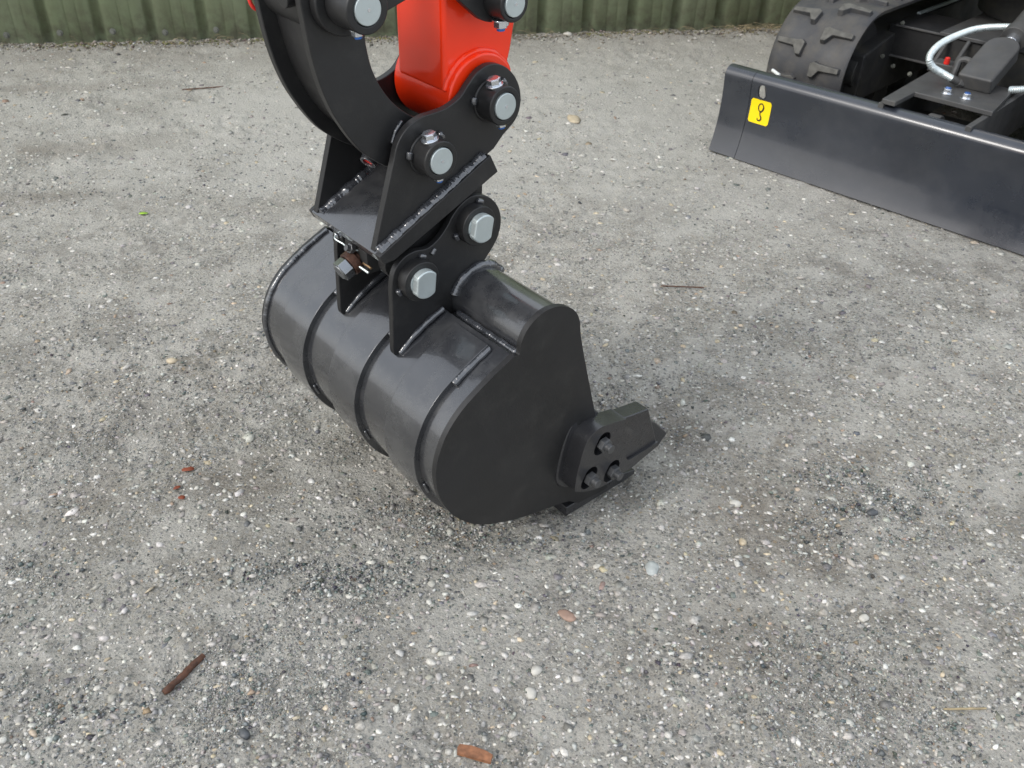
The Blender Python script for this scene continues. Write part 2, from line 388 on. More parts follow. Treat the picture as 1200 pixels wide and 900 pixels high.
# ------------------------------------------------------------------ loose grit and set pebbles (uncountable)
def stones(name, X, Y, size, flat, sink, tints, ico):
    n = len(X)
    if ico:
        bm = bmesh.new(); bmesh.ops.create_icosphere(bm, subdivisions=1, radius=1)
        V = np.array([v.co[:] for v in bm.verts]); Fc = np.array([[v.index for v in f.verts] for f in bm.faces]); bm.free()
    else:
        V = np.array([[1, 0, 0], [-.3, .95, .1], [-.8, -.75, -.1], [.45, -.9, .2], [.1, .1, .85], [0, 0, -.8], [.35, .8, .35]], float)
        Fc = np.array([[0, 6, 4], [6, 1, 4], [1, 2, 4], [2, 3, 4], [3, 0, 4], [0, 5, 6], [6, 5, 1], [1, 5, 2], [2, 5, 3], [3, 5, 0]])
    nv = len(V)
    P = V[None] * (1 + rng.uniform(-.36, .3, (n, nv, 1))) * np.stack([np.ones(n), rng.uniform(.42, .95, n), flat], 1)[:, None, :]
    a = rng.uniform(0, 2 * np.pi, n); tl = rng.normal(0, .25, n)
    ct, st_ = np.cos(tl)[:, None], np.sin(tl)[:, None]
    y_, z_ = P[..., 1] * ct - P[..., 2] * st_, P[..., 1] * st_ + P[..., 2] * ct
    ca, sa = np.cos(a)[:, None], np.sin(a)[:, None]
    x_, y2 = P[..., 0] * ca - y_ * sa, P[..., 0] * sa + y_ * ca
    z0 = height(X, Y)
    co = np.stack([x_ * size[:, None] + X[:, None], y2 * size[:, None] + Y[:, None], z_ * size[:, None] + (z0 + size * flat * sink)[:, None]], -1)
    f = (Fc[None] + (np.arange(n) * nv)[:, None, None]).reshape(-1, 3)
    me = bpy.data.meshes.new(name); me.vertices.add(n * nv); me.vertices.foreach_set('co', co.astype(np.float32).ravel())
    me.loops.add(f.size); me.loops.foreach_set('vertex_index', f.ravel().astype(np.int32))
    me.polygons.add(len(f)); me.polygons.foreach_set('loop_start', np.arange(0, f.size, 3, dtype=np.int32)); me.update(calc_edges=True)
    c = np.repeat(np.concatenate([tints, np.ones((n, 1))], 1)[:, None], nv, 1).reshape(-1, 4)
    at = me.color_attributes.new('tint', 'FLOAT_COLOR', 'POINT'); at.data.foreach_set('color', c.astype(np.float32).ravel())
    me.materials.append(M['stones']); o = link(name, me, None, FW); o['kind'] = 'stuff'
    return o
def sample(n, y0=.45, y1=3.9, pw=1.5):
    u = rng.random(n); e = 1 - pw
    y = (y0 ** e + u * (y1 ** e - y0 ** e)) ** (1 / e)
    x = rng.uniform(-1, 1, n) * (.5 * y + .40)
    k = y < wall_y(x) - .02
    return x[k], y[k]
def palette(n, cols, wts):
    c = np.array(cols)[rng.choice(len(cols), n, p=np.array(wts) / sum(wts))]
    return np.clip(c * (1 + rng.normal(0, .16, (n, 1))) + rng.normal(0, .008, (n, 3)), .02, .8)
GC = [(.09, .09, .085), (.16, .162, .15), (.24, .24, .222), (.34, .335, .31), (.5, .5, .47), (.24, .2, .15), (.16, .19, .185)]
# grit: gathers in drifts
x, y = sample(420000)
cl = .5 * vnoise(x, y, .09, 41) + .5 * vnoise(x, y, .25, 42) + .3 * vnoise(x, y, .03, 43)
cl = cl - .05
for (px, py, rx, ry, k) in ((.60, 1.03, .12, .09, .6), (-.27, .86, .12, .035, .45), (-.1, .98, .12, .05, .3), (.1, .95, .12, .035, .2), (.35, .72, .14, .08, .28),
                            (.5, .62, .15, .05, .28), (-.5, .66, .12, .05, .25), (-.2, .68, .15, .04, .22), (.1, .66, .1, .05, .18), (-.62, .86, .05, .06, .25), (-.33, .62, .05, .09, .3)):
    cl = cl + k * np.exp(-((x - px) / rx) ** 2 - ((y - py) / ry) ** 2)
k = rng.random(len(x)) < np.clip(.05 + 1.3 * cl, .03, .8)
x, y = x[k][:125000], y[k][:125000]
sz = rng.gamma(4, .00024, len(x)) + .0005; sz *= np.clip(.7 + .35 * y, .9, 1.6)
stones('loose_grit', x, y, np.clip(sz, .0006, .0042), rng.uniform(.5, .9, len(x)), .35, palette(len(x), GC, (5, 16, 32, 30, 10, 5, 9)), False)
# drifts of coarser loose gravel
x, y = [], []
for (px, py, rx, ry, n_) in ((.60, 1.03, .075, .055, 1500), (.52, 1.0, .05, .04, 500), (-.28, .865, .11, .016, 520), (-.2, .84, .05, .02, 300), (-.12, .965, .10, .035, 650), (.03, .93, .1, .02, 260), (-.63, .86, .03, .06, 260), (.33, .735, .13, .04, 620),
                            (.52, .62, .12, .04, 620), (-.5, .63, .09, .035, 500), (-.3, .64, .02, .07, 260), (-.16, .73, .02, .06, 160), (.02, .83, .05, .02, 110), (.2, 1.25, .12, .05, 250), (-.7, 1.35, .2, .07, 500), (-.35, 1.45, .12, .05, 350), (.62, 1.5, .2, .08, 400), (-1.0, 2.1, .3, .1, 400), (.15, 2.2, .3, .1, 350)):
    gx = rng.normal(px, rx, n_); gy = rng.normal(py, ry, n_); kk = vnoise(gx, gy, .035, 77) > -.12
    x.append(gx[kk]); y.append(gy[kk])
x = np.concatenate(x); y = np.concatenate(y)
stones('gravel_drifts', x, y, np.clip(rng.gamma(5, .00042, len(x)) + .0004, .001, .0055), rng.uniform(.55, .9, len(x)), .45,
       palette(len(x), [(.055, .06, .06), (.12, .13, .125), (.2, .215, .205), (.32, .32, .3), (.5, .5, .46), (.25, .19, .13)], (16, 30, 26, 16, 7, 4)), False)
# larger set stones worn flush
x, y = sample(34000, pw=1.02)
sz = (rng.gamma(1.9, .00105, len(x)) + .0012) * np.clip(.75 + .3 * y, .9, 1.6)
stones('set_pebbles', x, y, np.clip(sz, .0015, .0125), rng.uniform(.2, .42, len(x)), -.15,
       palette(len(x), [(.55, .535, .49), (.44, .42, .375), (.32, .305, .275), (.15, .152, .147), (.46, .39, .28), (.3, .22, .16)], (13, 40, 34, 12, 5, 1.5)), True)

# ------------------------------------------------------------------ cladding wall
FWL = frame((0, 3.588, 0), (1, .166, 0), (-.166, 1, 0))
wall = empty('cladding_wall', FWL, 'olive green box profile metal cladding wall running across the back of the yard', 'wall')
PITCH = .1785
def ribs(x0, n):
    pr = []
    for i in range(n):
        a = x0 + i * PITCH
        pr += [(a, 0), (a + .007, .020), (a + .029, .020), (a + .046, 0), (a + .095, 0), (a + .097, .001), (a + .101, .001), (a + .103, 0), (a + .134, 0), (a + .136, .001), (a + .140, .001), (a + .142, 0)]
    return pr
for i in range(-5, 6):
    n = 5; x0 = .116 + i * n * PITCH; pr = ribs(x0, n) + [(x0 + n * PITCH + .004, .0006)]
    bm = bmesh.new(); rows = []
    for z in (-.02, 2.0): rows.append([bm.verts.new((p[0], p[1] + (i % 2) * .0008, z)) for p in pr])
    for z0, z1 in ((0, 1),):
        for k in range(len(pr) - 1): bm.faces.new((rows[0][k], rows[0][k + 1], rows[1][k + 1], rows[1][k]))
    o = finish(bm, 'cladding_sheet', M['wall'], wall, FWL, bev=0, ang=20)
    sm = o.modifiers.new('thick', 'SOLIDIFY'); sm.thickness = .0008
# fixing screws with washers low on the sheets
bm = bmesh.new(); cyl(bm, (0, 0, 0), (0, -.003, 0), .011, 20); cyl(bm, (0, -.003, 0), (0, -.010, 0), .0065, 6)
s0 = finish(bm, 'fixing_screw', M['washer_grey'], wall, FWL @ Matrix.Translation((-1.602, -.001, .032)), bev=.0005)
for i in range(-2, 4):
    if i == 0: continue
    xx = -1.602 + i * PITCH
    s = s0.copy(); COL.objects.link(s); s.parent = wall; s.matrix_local = Matrix.Translation((xx, -.001, .032 + random.uniform(-.006, .006)))

# moss, straw and blown grit at the foot of the wall
def foot():
    n = 5200
    xx = rng.uniform(-2.6, 2.2, n); dd = np.abs(rng.normal(0, .05, n)) + .004; yy = wall_y(xx) - dd
    sz = rng.gamma(3, .0011, n) + .001
    stones('wall_foot_debris', xx, yy, np.clip(sz, .001, .011), rng.uniform(.4, .8, n), .4,
           palette(n, [(.3, .27, .22), (.14, .12, .09), (.5, .5, .46), (.1, .09, .06), (.2, .18, .13)], (25, 30, 7, 15, 20)), False)
    n = 1500; xx = rng.uniform(-2.2, 1.4, n); k = vnoise(xx, xx * 0, .12, 61) > .06; xx = xx[k]; yy = wall_y(xx) - .02 - np.abs(rng.normal(0, .02, len(xx)))
    o = stones('moss', xx, yy, rng.uniform(.002, .006, len(xx)), rng.uniform(.5, .9, len(xx)), .3, palette(len(xx), [(.13, .14, .035), (.18, .16, .05)], (1, 1)), False)
    bm = bmesh.new()
    for k in range(260):
        x0 = random.choice((random.gauss(1.0, .12), random.uniform(-2.3, 1.5))); y0 = wall_y(x0) - abs(random.gauss(.015, .03)) - .004
        a = random.uniform(0, 6.28); l = random.uniform(.02, .06); h_ = random.uniform(.0, .025)
        p = Vector((x0, y0, .002)); q = p + Vector((math.cos(a) * l, -abs(math.sin(a)) * l * .5, h_)); tube(bm, [p, (p + q) / 2 + Vector((0, 0, .006)), q], .0006, 3)
    o = finish(bm, 'dry_grass', M['straw'], None, FW, bev=0); o['kind'] = 'stuff'
foot()

# =================================================================== DIGGING BUCKET
W0 = .44
bucket = empty('digging_bucket', FB, 'black steel digging bucket resting lip down on the tarmac, three wear straps round its back', 'bucket')
side = [(-.1486, .341, 1), (-.1405, .3405), (-.138, .357), (-.1296, .3735), (-.1137, .386), (-.096, .3905), (-.0765, .387), (-.0585, .3755), (-.0476, .358), (-.0424, .332),
        (-.0346, .3025), (-.018, .245), (.003, .174), (.026, .098), (.04, .04), (.045, .016, 1), (-.012, .016, 1), (-.03, .03, 1), (-.0495, .0365), (-.1, .0485), (-.132, .0575), (-.16, .068), (-.19, .082), (-.216, .1005),
        (-.239, .125), (-.255, .15), (-.266, .178), (-.2705, .207), (-.269, .231), (-.262, .2535), (-.2505, .2745), (-.231, .2955), (-.2055, .3125), (-.1795, .3265)]
SIDE = spline(side, 5)
def crease(bm, sign):
    """the side sheet is folded slightly outwards along a line towards the lip"""
    n = Vector((.268, 0, .09)).normalized()
    g = bm.verts[:] + bm.edges[:] + bm.faces[:]
    bmesh.ops.bisect_plane(bm, geom=g, plane_co=(-.041, 0, .049), plane_no=n, dist=1e-6)
    for v in bm.verts:
        d = (v.co - Vector((-.041, 0, .049))).dot(n)
        if d > 0: v.co.y -= sign * d * .07
for t0, t1, sg in ((-.008, 0, 1), (-W0 - .001, -W0 + .007, -1)):
    bm = bmesh.new(); prism(bm, SIDE, t0, t1); crease(bm, sg)
    finish(bm, 'side_plate', M['black_paint'], bucket, FB, bev=.0009)
# rolled shell, inset a little from the rim of the side plates
shell_path = [p[:2] for p in side[17:]]+ [side[0][:2]]
shell_path = spline([(.05, .008)] + [(-.018, .0275)] + shell_path, 6, closed=False)
def offset(path, d):
    out = []
    for i, p in enumerate(path):
        a = np.array(path[max(i - 1, 0)]); b = np.array(path[min(i + 1, len(path) - 1)]); t = (b - a) / np.linalg.norm(b - a)
        out.append((p[0] + t[1] * d, p[1] - t[0] * d))
    return out
def ribbon(bm, path, d0, d1, t0, t1):
    a, b = offset(path, d0), offset(path, d1)
    return prism(bm, a + b[::-1], t0, t1)
bm = bmesh.new(); ribbon(bm, shell_path, .0025, .0095, -W0 + .006, -.006)
finish(bm, 'shell', M['worn_black'], bucket, FB, bev=.0006, ang=50)
# three wear straps
iz = lambda z0, z1: [p for p in shell_path if z0 <= p[1] <= z1 and p[0] < -.03]
for tc_, end in ((-.343, .338), (-.208, .338), (-.071, .338)):
    path = [p for p in shell_path if p[0] < -.06 and p[1] < end]
    bm = bmesh.new(); ribbon(bm, path, -.0055, .0035, tc_ - .033, tc_ + .033)
    finish(bm, 'wear_strap', M['worn_black'], bucket, FB, bev=.0008, ang=50)
    up = [(p[0], p[1]) for p in offset([q for q in path if q[1] > .300 and q[0] > -.215], -.0002)]
    weld(bucket, FB, [(p[0], -(tc_ + .0345), p[1]) for p in up], .0046)
    lo = [p for p in offset(path, .0005) if p[1] < .185 and p[0] < -.14]
    weld(bucket, FB, [(p[0], -(tc_ + .0338), p[1]) for p in lo if abs(p[1] - .165) < .012], .0026)
# top roll
tcn = (-.0915, .340)
bm = bmesh.new(); cyl(bm, (tcn[0], .005, tcn[1]), (tcn[0], W0 - .004, tcn[1]), .0432, 64)
finish(bm, 'top_tube', M['worn_black'], bucket, FB, bev=0, ang=50)
# mouth stiffener and lip
lipplan = [(-.035, -.0005), (.06, -.0005), (.075, -.0005), (.085, -.0005), (.116, -.002), (.116, -W0 + .002), (.085, -W0 + .0005), (.075, -W0 + .0005), (.06, -W0 + .0005), (-.035, -W0 + .0005)]
bm = bmesh.new()
top = []; bot = []
for (u, t) in lipplan:
    th = .019 if u < .1 else .009
    bot.append(bm.verts.new((u, -t, .0005))); top.append(bm.verts.new((u, -t, th)))
bm.faces.new(bot); bm.faces.new([top[i] for i in (0, 1, 2, 3, 6, 7, 8, 9)]); bm.faces.new([top[i] for i in (3, 4, 5, 6)])
for i in range(10):
    j = (i + 1) % 10; bm.faces.new((bot[i], bot[j], top[j], top[i]))
finish(bm, 'cutting_lip', M['cast_black'], bucket, FB, bev=.0015)
# seams
weld(bucket, FB, [(p[0], W0 - .0085, p[1]) for p in offset(shell_path, .0015) if p[0] < -.1 and p[1] > .12], .0045)
jn = [(-.139, -(-.125), .3385), (-.1395, -(-.09), .3385), (-.1395, -(-.04), .3385), (-.1395, -(-.006), .3385)]
weld(bucket, FB, jn, .0045)
weld(bucket, FB, [(-.139, .295, .3385), (-.139, .43, .3385)], .0045)

# ears that carry the bucket pins
EAR = spline([(-.2225, .2955, 1), (-.229, .303), (-.2285, .33), (-.227, .367), (-.2255, .402), (-.219, .422), (-.205, .4335), (-.189, .4365), (-.171, .4345), (-.155, .441),
              (-.141, .4535), (-.131, .467), (-.119, .4775), (-.1035, .484), (-.087, .482), (-.069, .472), (-.0565, .455), (-.0525, .435), (-.057, .416), (-.067, .401), (-.08, .387), (-.086, .374, 1), (-.086, .335, 1), (-.135, .325, 1), (-.20, .295, 1)], 5)
PIN1, PIN2 = (-.1915, .4015), (-.1015, .4495)
for t1 in (-.143, -.270):
    bm = bmesh.new(); prism(bm, EAR, t1 - .009, t1); finish(bm, 'mounting_ear', M['black_paint'], bucket, FB, bev=.0014, seg=3)
base = [(-.222, .300), (-.2, .318), (-.175, .332), (-.15, .342)]
weld(bucket, FB, [(a, .1405, b) for a, b in base], .0042)
weld(bucket, FB, [(a, .2685, b) for a, b in base], .0042)
# tube to ear: broad rippled bead over the roll
weld(bucket, FB, [(tcn[0] + .0445 * math.cos(R(a)), .1405, tcn[1] + .0445 * math.sin(R(a))) for a in range(160, 30, -4)], .0062)
def dpin(c, y0, y1, r, tilt):
    """pin with a head cut flat on two sides"""
    pr = []
    for k in range(48):
        a = 2 * math.pi * k / 48; px, pz = r * math.cos(a), r * math.sin(a)
        px = max(-r * .80, min(r * .74, px)); pr.append((px, pz))
    ct, st_ = math.cos(R(tilt)), math.sin(R(tilt))
    pr = [(c[0] + a * ct - b * st_, c[1] + a * st_ + b * ct) for a, b in pr]
    bm = bmesh.new(); prism(bm, pr, y0, y1); return bm
for c, tl in ((PIN1, -6), (PIN2, -10)):
    bm = bmesh.new(); cyl(bm, (c[0], .144, c[1]), (c[0], .127, c[1]), .0262, 48, bore=.0175); finish(bm, 'pin_collar', M['black_paint'], bucket, FB, bev=.0014)
    pc = finish(dpin(c, -.128, -.1165, .0186, tl), 'pin_head', M['zinc'], bucket, FB, bev=.0022, seg=3)
    bm = bmesh.new(); cyl(bm, (c[0], .127, c[1]), (c[0], .298, c[1]), .0172, 40); finish(bm, 'bucket_pin', M['zinc'], bucket, FB)
    bm = bmesh.new(); cyl(bm, (c[0], .279, c[1]), (c[0], .294, c[1]), .0262, 40, bore=.0174); finish(bm, 'pin_collar', M['black_paint'], bucket, FB)
    for ang in (68, 205):
        a = R(ang); q = [(c[0] + .0285 * math.cos(a + d), .1405, c[1] + .0285 * math.sin(a + d)) for d in (-.18, 0, .18)]; weld(bucket, FB, q, .0042)
weld(bucket, FB, [(-.160, .142, .432), (-.166, .142, .424)], .0035)

# hexagon bolts: shared meshes
def hexmesh(name, m, r=.0085, h_=.007, washer=.0105, shank=.005, shank_l=.01, mcap=None, cap=.0):
    bm = bmesh.new()
    if washer: cyl(bm, (0, 0, 0), (0, 0, .0018), washer, 28)
    z0 = .0018 if washer else 0
    cyl(bm, (0, 0, z0), (0, 0, z0 + h_), r, 6)
    cyl(bm, (0, 0, z0 + h_), (0, 0, z0 + h_ + .0008), r * .82, 20, r2=r * .78)
    if cap:
        nf = len(bm.faces); cyl(bm, (0, 0, z0 + h_), (0, 0, z0 + h_ + cap), shank, 16)
        bm.faces.ensure_lookup_table()
        for f in bm.faces[nf:]: f.material_index = 1
    bmesh.ops.recalc_face_normals(bm, faces=bm.faces)
    me = bpy.data.meshes.new(name); bm.to_mesh(me); bm.free(); me.materials.append(m); me.materials.append(mcap or m)
    me.polygons.foreach_set('use_smooth', [True] * len(me.polygons)); me.set_sharp_from_angle(angle=R(32)); return me
HEX = hexmesh('hex_bolt', M['bright_zinc'])
HEXB = hexmesh('lock_nut', M['bright_zinc'], cap=.004, mcap=M['blue_zinc'])
mat('bolt_black', (.13, .132, .135), .36, metal=.7, bump=.3)
mat('nut_steel', (.30, .31, .32), .28, metal=.95)
HEXBLK = hexmesh('black_hex', M['bolt_black'], r=.0112, h_=.009, washer=0, cap=.009, shank=.0066)
HEXG = hexmesh('dull_bolt', M['washer_grey'])
FLG = hexmesh('flange_bolt', M['bright_zinc'], r=.0095, h_=.009, washer=.0145, cap=.0022, shank=.0068, mcap=M['blue_zinc'])
def place(name, me, parent, F, p, d, spin=0, sc=1):
    q = Vector(d).normalized().to_track_quat('Z', 'Y').to_matrix().to_4x4()
    o = link(name, me, parent, F @ Matrix.Translation(p) @ q @ Matrix.Rotation(spin, 4, 'Z') @ Matrix.Scale(sc, 4))
    b = o.modifiers.new('bevel', 'BEVEL'); b.width = .0006; b.segments = 2; b.limit_method = 'ANGLE'; b.harden_normals = True
    return o

# bolt-on side cutter
cut_o = [(-.052, .0835, 1), (-.053, .093), (-.0505, .122), (-.041, .160), (-.031, .174), (-.013, .180), (.01, .1765), (.056, .1655), (.093, .1595, 1), (.1245, .077, 1), (.065, .0625, 1), (.03, .0635), (.002, .0608), (-.03, .071)]
def slot(c, r=.0128, l=.0062, a=62):
    a = R(a); out = []
    for k in range(24):
        th = 2 * math.pi * k / 24; e = l if math.cos(th - a) > 0 else -l
        out.append((c[0] + r * math.cos(th) + e * math.cos(a), c[1] + r * math.sin(th) + e * math.sin(a)))
    return out
BP = [(-.0055, .1475), (-.0255, .0945), (.0215, .0815)]
for tb, tf, sg in ((.0, .030, 1), (-W0 - .03, -W0, -1)):
    CO = spline(cut_o, 5)
    # thick pad with the bolt slots, and the thinner nose with a raised lower rib
    nose_in = [(.040, .170, 1), (.036, .150), (.040, .125), (.052, .089), (.0585, .083, 1)]
    ns = spline(nose_in, 5, closed=False)
    pad = [p for p in CO if p[0] < .042 and p[1] > .0] 
    ups = [p for p in CO if p[1] > .150 and p[0] < .0405]; lows = [p for p in CO if p[1] < .0925 and p[0] < .066]
    left_ = [p for p in CO if p[0] < -.0385 and .0925 <= p[1] <= .150]
    loop_pts = [p for p in CO if p[0] < .0395 or p[1] < .07]
    # order: start at lower nose corner, run round the left, up to the top, back down the recess edge
    lo = sorted([p for p in loop_pts if p[1] < .0825], key=lambda p: -p[0]); up = [p for p in CO if p not in lo and p[0] < .0395]
    i0 = CO.index(up[0]) if up else 0
    up = sorted(up, key=lambda p: math.atan2(p[1] - .12, -(p[0] - .0)))
    ring = lo + up + ns + [(.1215, .0845), (.1245, .077)]
    bm = bmesh.new(); prism(bm, ring, tb if sg > 0 else tb, tf, holes=[slot(c) for c in BP])
    finish(bm, 'side_cutter', M['cast_black'], bucket, FB, bev=.003 if sg > 0 else .002, seg=3)
    bm = bmesh.new(); n_ = .004
    pn = [(.0375, .1695), (.056, .1655), (.0925, .1595), (.1235, .080), (.058, .0835), (.05, .09), (.034, .125)]
    prism(bm, pn, tb + (0 if sg > 0 else n_), tf - (n_ if sg > 0 else 0))
    finish(bm, 'cutter_nose', M['cast_black'], bucket, FB, bev=.002)
    for c in BP:
        place('cutter_bolt', HEXBLK, bucket, FB, (c[0] + .0005, -(.0295 if sg > 0 else -W0 - .019), c[1]), (0, -sg, 0), random.random())
for t0, t1 in ((-.022, -.001), (-W0 + .001, -W0 + .022)):
    bm = bmesh.new(); prism(bm, [(.07, .10), (.11, .120), (.150, .088), (.1845, .050), (.167, .034), (.12, .046), (.07, .05)], t0, t1); finish(bm, 'cutter_tip', M['cast_black'], bucket, FB, bev=.0025)
# backing boss of the cutter on the side plate
bm = bmesh.new(); prism(bm, spline([(-.062, .085), (-.06, .13), (-.045, .178), (-.02, .19), (.01, .18), (.02, .12), (.03, .06), (-.03, .062)], 4), -.01, .0035); finish(bm, 'cutter_backing', M['cast_black'], bucket, FB, bev=.003)

# =================================================================== QUICK HITCH
hitch = empty('quick_hitch', FB @ Matrix.Translation((-.16, .22, .44)), 'black welded steel quick hitch with silver pins joining the orange arm to the bucket', 'quick hitch')
HF = FB
HP = spline([(-.2425, .4495, 1), (-.208, .556, 1), (-.2035, .570), (-.1945, .583), (-.182, .592), (-.166, .597), (-.150, .598), (-.132, .600), (-.113, .608), (-.099, .622), (-.084, .634),
             (-.066, .638), (-.046, .632), (-.030, .618), (-.0205, .600), (-.019, .580), (-.0265, .563), (-.046, .548, 1), (-.0605, .534, 1)], 5)
HP1, HP2 = (-.1625, .5525), (-.068, .5965)
for t0, t1 in ((-.160, -.150), (-.292, -.282)):
    bm = bmesh.new(); prism(bm, HP, t0, t1); finish(bm, 'hitch_plate', M['black_paint'], hitch, HF, bev=.0013, seg=3)
def along(a, b, k): return (a[0] + (b[0] - a[0]) * k, a[1] + (b[1] - a[1]) * k)
bA, bB = (-.2445, .4485), (-.0765, .5335)
dn = Vector((bB[0] - bA[0], bB[1] - bA[1])).normalized(); nn = Vector((dn.y, -dn.x))
def bpoly(a, b, th): return [a, b, (b[0] + nn.x * th, b[1] + nn.y * th), (a[0] + nn.x * th, a[1] + nn.y * th)]
bm = bmesh.new(); prism(bm, bpoly(bA, bB, .013), -.2935, -.147); finish(bm, 'base_plate', M['worn_black'], hitch, HF, bev=.001)
for t0, t1 in ((-.1468, -.137), (-.300, -.2937)):
    a = bpoly(bA, bB, .027); a[3] = (a[3][0] + .014 * dn.x - .008 * nn.x, a[3][1] + .014 * dn.y - .008 * nn.y)
    a = [a[0], a[1], a[2], a[3], (a[0][0] + nn.x * .013, a[0][1] + nn.y * .013)]
    bm = bmesh.new(); prism(bm, a, t0, t1); finish(bm, 'side_rail', M['black_paint'], hitch, HF, bev=.001)
# broad welds: outside the near plate, inside the far plate
off = .0035
for yy, k0, k1, r in ((.1475, .02, .985, .0085), (.2795, .03, .72, .0085)):
    weld(hitch, HF, [(bA[0] + (bB[0] - bA[0]) * k + nn.x * .0032, yy, bA[1] + (bB[1] - bA[1]) * k + nn.y * .0032) for k in np.linspace(k0, k1, 12)], r)
# jaws underneath that hold the bucket pins
JAW = spline([(-.215, .440, 1), (-.222, .415), (-.21, .395), (-.19, .378), (-.172, .385), (-.165, .405), (-.15, .421), (-.128, .428), (-.115, .43), (-.095, .426), (-.082, .43), (-.072, .445), (-.069, .47), (-.069, .515, 1), (-.10, .510, 1)], 5)
for t0, t1 in ((-.178, -.162), (-.276, -.26)):
    bm = bmesh.new(); prism(bm, JAW, t0, t1); finish(bm, 'jaw_plate', M['black_paint'], hitch, HF)
bm = bmesh.new(); prism(bm, [(-.185, .46), (-.10, .502), (-.09, .47), (-.12, .44), (-.17, .43)], -.26, -.178); finish(bm, 'jaw_block', M['dull_black'], hitch, HF)
# bosses, pins and their cross bolts
def boss(parent, F, c, t0, t1, ro, rp, far=None, mat_='black_paint', cross=True, pinout=.0015, bolt_d=(.22, 0, -.97), k=.5):
    d = 1 if t1 > t0 else -1
    bm = bmesh.new(); cyl(bm, (c[0], -t0, c[1]), (c[0], -t1, c[1]), ro, 56, bore=rp + .0006)
    b = finish(bm, 'pin_boss', M[mat_], parent, F, bev=.0018, seg=3)
    bm = bmesh.new(); cyl(bm, (c[0], -t0, c[1]), (c[0], -(t1 + d * pinout), c[1]), rp, 48)
    p = finish(bm, 'pin', M['zinc'], parent, F, bev=.001)
    bm = bmesh.new(); cyl(bm, (c[0] + .0005, -(t1 + d * pinout), c[1]), (c[0] + .0005, -(t1 + d * (pinout + .0005)), c[1]), .0018, 12)
    finish(bm, 'centre_mark', M['bright_zinc'], parent, F, bev=0)
    if cross:
        dv = Vector(bolt_d).normalized(); y = -(t0 + (t1 - t0) * k)
        top = Vector((c[0], y, c[1])) - dv * (ro - .0008); bt = Vector((c[0], y, c[1])) + dv * (ro - .0008)
        place('cross_bolt', HEX, parent, F, top, -dv, .3); place('lock_nut', HEXB, parent, F, bt, dv, .1, .8)
for c in (HP1, HP2):
    boss(hitch, HF, c, -.1502, -.1215, .0232, .0156)
    boss(hitch, HF, c, -.2918, -.316, .0232, .0156, cross=False)
    q = [(c[0] + .0235 * math.cos(a), .1495, c[1] + .0235 * math.sin(a)) for a in np.linspace(R(0), R(359), 60)]
    weld(hitch, HF, q, .0022, M['black_paint'])
    for ang in (172, 45):
        a = R(ang); weld(hitch, HF, [(c[0] + .0265 * math.cos(a + d), .1475 - .003 * d, c[1] + .0265 * math.sin(a + d)) for d in (-.2, 0, .2)], .0040)
# lock screw, castle nut, cotter pins and spring clip at the nose
nose = Vector((-.236, .2135, .408)); ax = Vector((-.86, -.02, -.38)).normalized()
bm = bmesh.new(); cyl(bm, nose - ax * .03, nose + ax * .012, .0105, 28); finish(bm, 'lock_screw', M['rust'], hitch, HF, bev=.0008)
bm = bmesh.new(); cyl(bm, nose + ax * .008, nose + ax * .0215, .0142, 6); cyl(bm, nose + ax * .0215, nose + ax * .0235, .0118, 24, r2=.010); finish(bm, 'lock_nut', M['nut_steel'], hitch, HF, bev=.0008)
bm = bmesh.new(); cyl(bm, nose - ax * .004, nose + ax * .0075, .0158, 30, bore=.0108); finish(bm, 'lock_ring', M['rust'], hitch, HF, bev=.001)
side_v = Vector((0, -1, 0)); up_v = ax.cross(side_v).normalized()
for i, (p, q) in enumerate(((nose + ax * .001 + side_v * .012, nose + ax * .001 + side_v * .030 + Vector((.004, 0, -.004))), (nose - ax * .006 + side_v * .016, nose - ax * .006 + side_v * .033))):
    bm = bmesh.new(); tube(bm, [p, (p + q) / 2, q], .0016, 10); finish(bm, 'cotter_pin', M['brass'] if i else M['zinc'], hitch, HF, bev=0)
bm = bmesh.new(); tube(bm, smooth3([nose + Vector((.004, .036, .026)), nose + Vector((-.006, .030, .022)), nose + Vector((-.002, .016, .018)), nose + Vector((-.002, .004, .016)), nose + Vector((.006, -.006, .016))], 6), .0012, 8)
finish(bm, 'spring_clip', M['zinc'], hitch, HF, bev=0)
place('lock_bolt', HEX, hitch, HF, nose + Vector((.003, .034, .024)), (-.9, 0, -.3), .4, .55)
place('lock_bolt', HEXBLK, hitch, HF, nose + Vector((.0, -.002, .0185)), (-.9, 0, .4), .4, .6)
bm = bmesh.new(); box(bm, nose + Vector((.03, 0, .005)), (.05, .05, .03)); finish(bm, 'lock_block', M['dull_black'], hitch, HF)

# =================================================================== MINI EXCAVATOR (arm, links, blade, track, undercarriage)
ex = empty('mini_excavator', FM @ Matrix.Translation((.54, .9, 0)), 'black and orange mini excavator with its dozer blade on the ground at right', 'excavator')
# arm
ARM = [(-.1175, .606), (-.1175, 1.75), (.012, 1.75), (.006, .9), (-.0035, .70), (-.0145, .640), (-.03, .585), (-.08, .585)]
arm = None
bm = bmesh.new(); prism(bm, ARM, -.270, -.1745); arm = finish(bm, 'arm', M['orange_paint'], ex, FB, bev=.0065, seg=4)
bm = bmesh.new(); cyl(bm, (HP2[0], .164, HP2[1]), (HP2[0], .2785, HP2[1]), .0505, 64); finish(bm, 'arm_hub', M['orange_paint'], arm, FB, bev=.003, seg=3)
weld(arm, FB, [(HP2[0] + .0515 * math.cos(R(a)), .1735, HP2[1] + .0515 * math.sin(R(a))) for a in range(165, 20, -4)], .0035, M['orange_paint'])
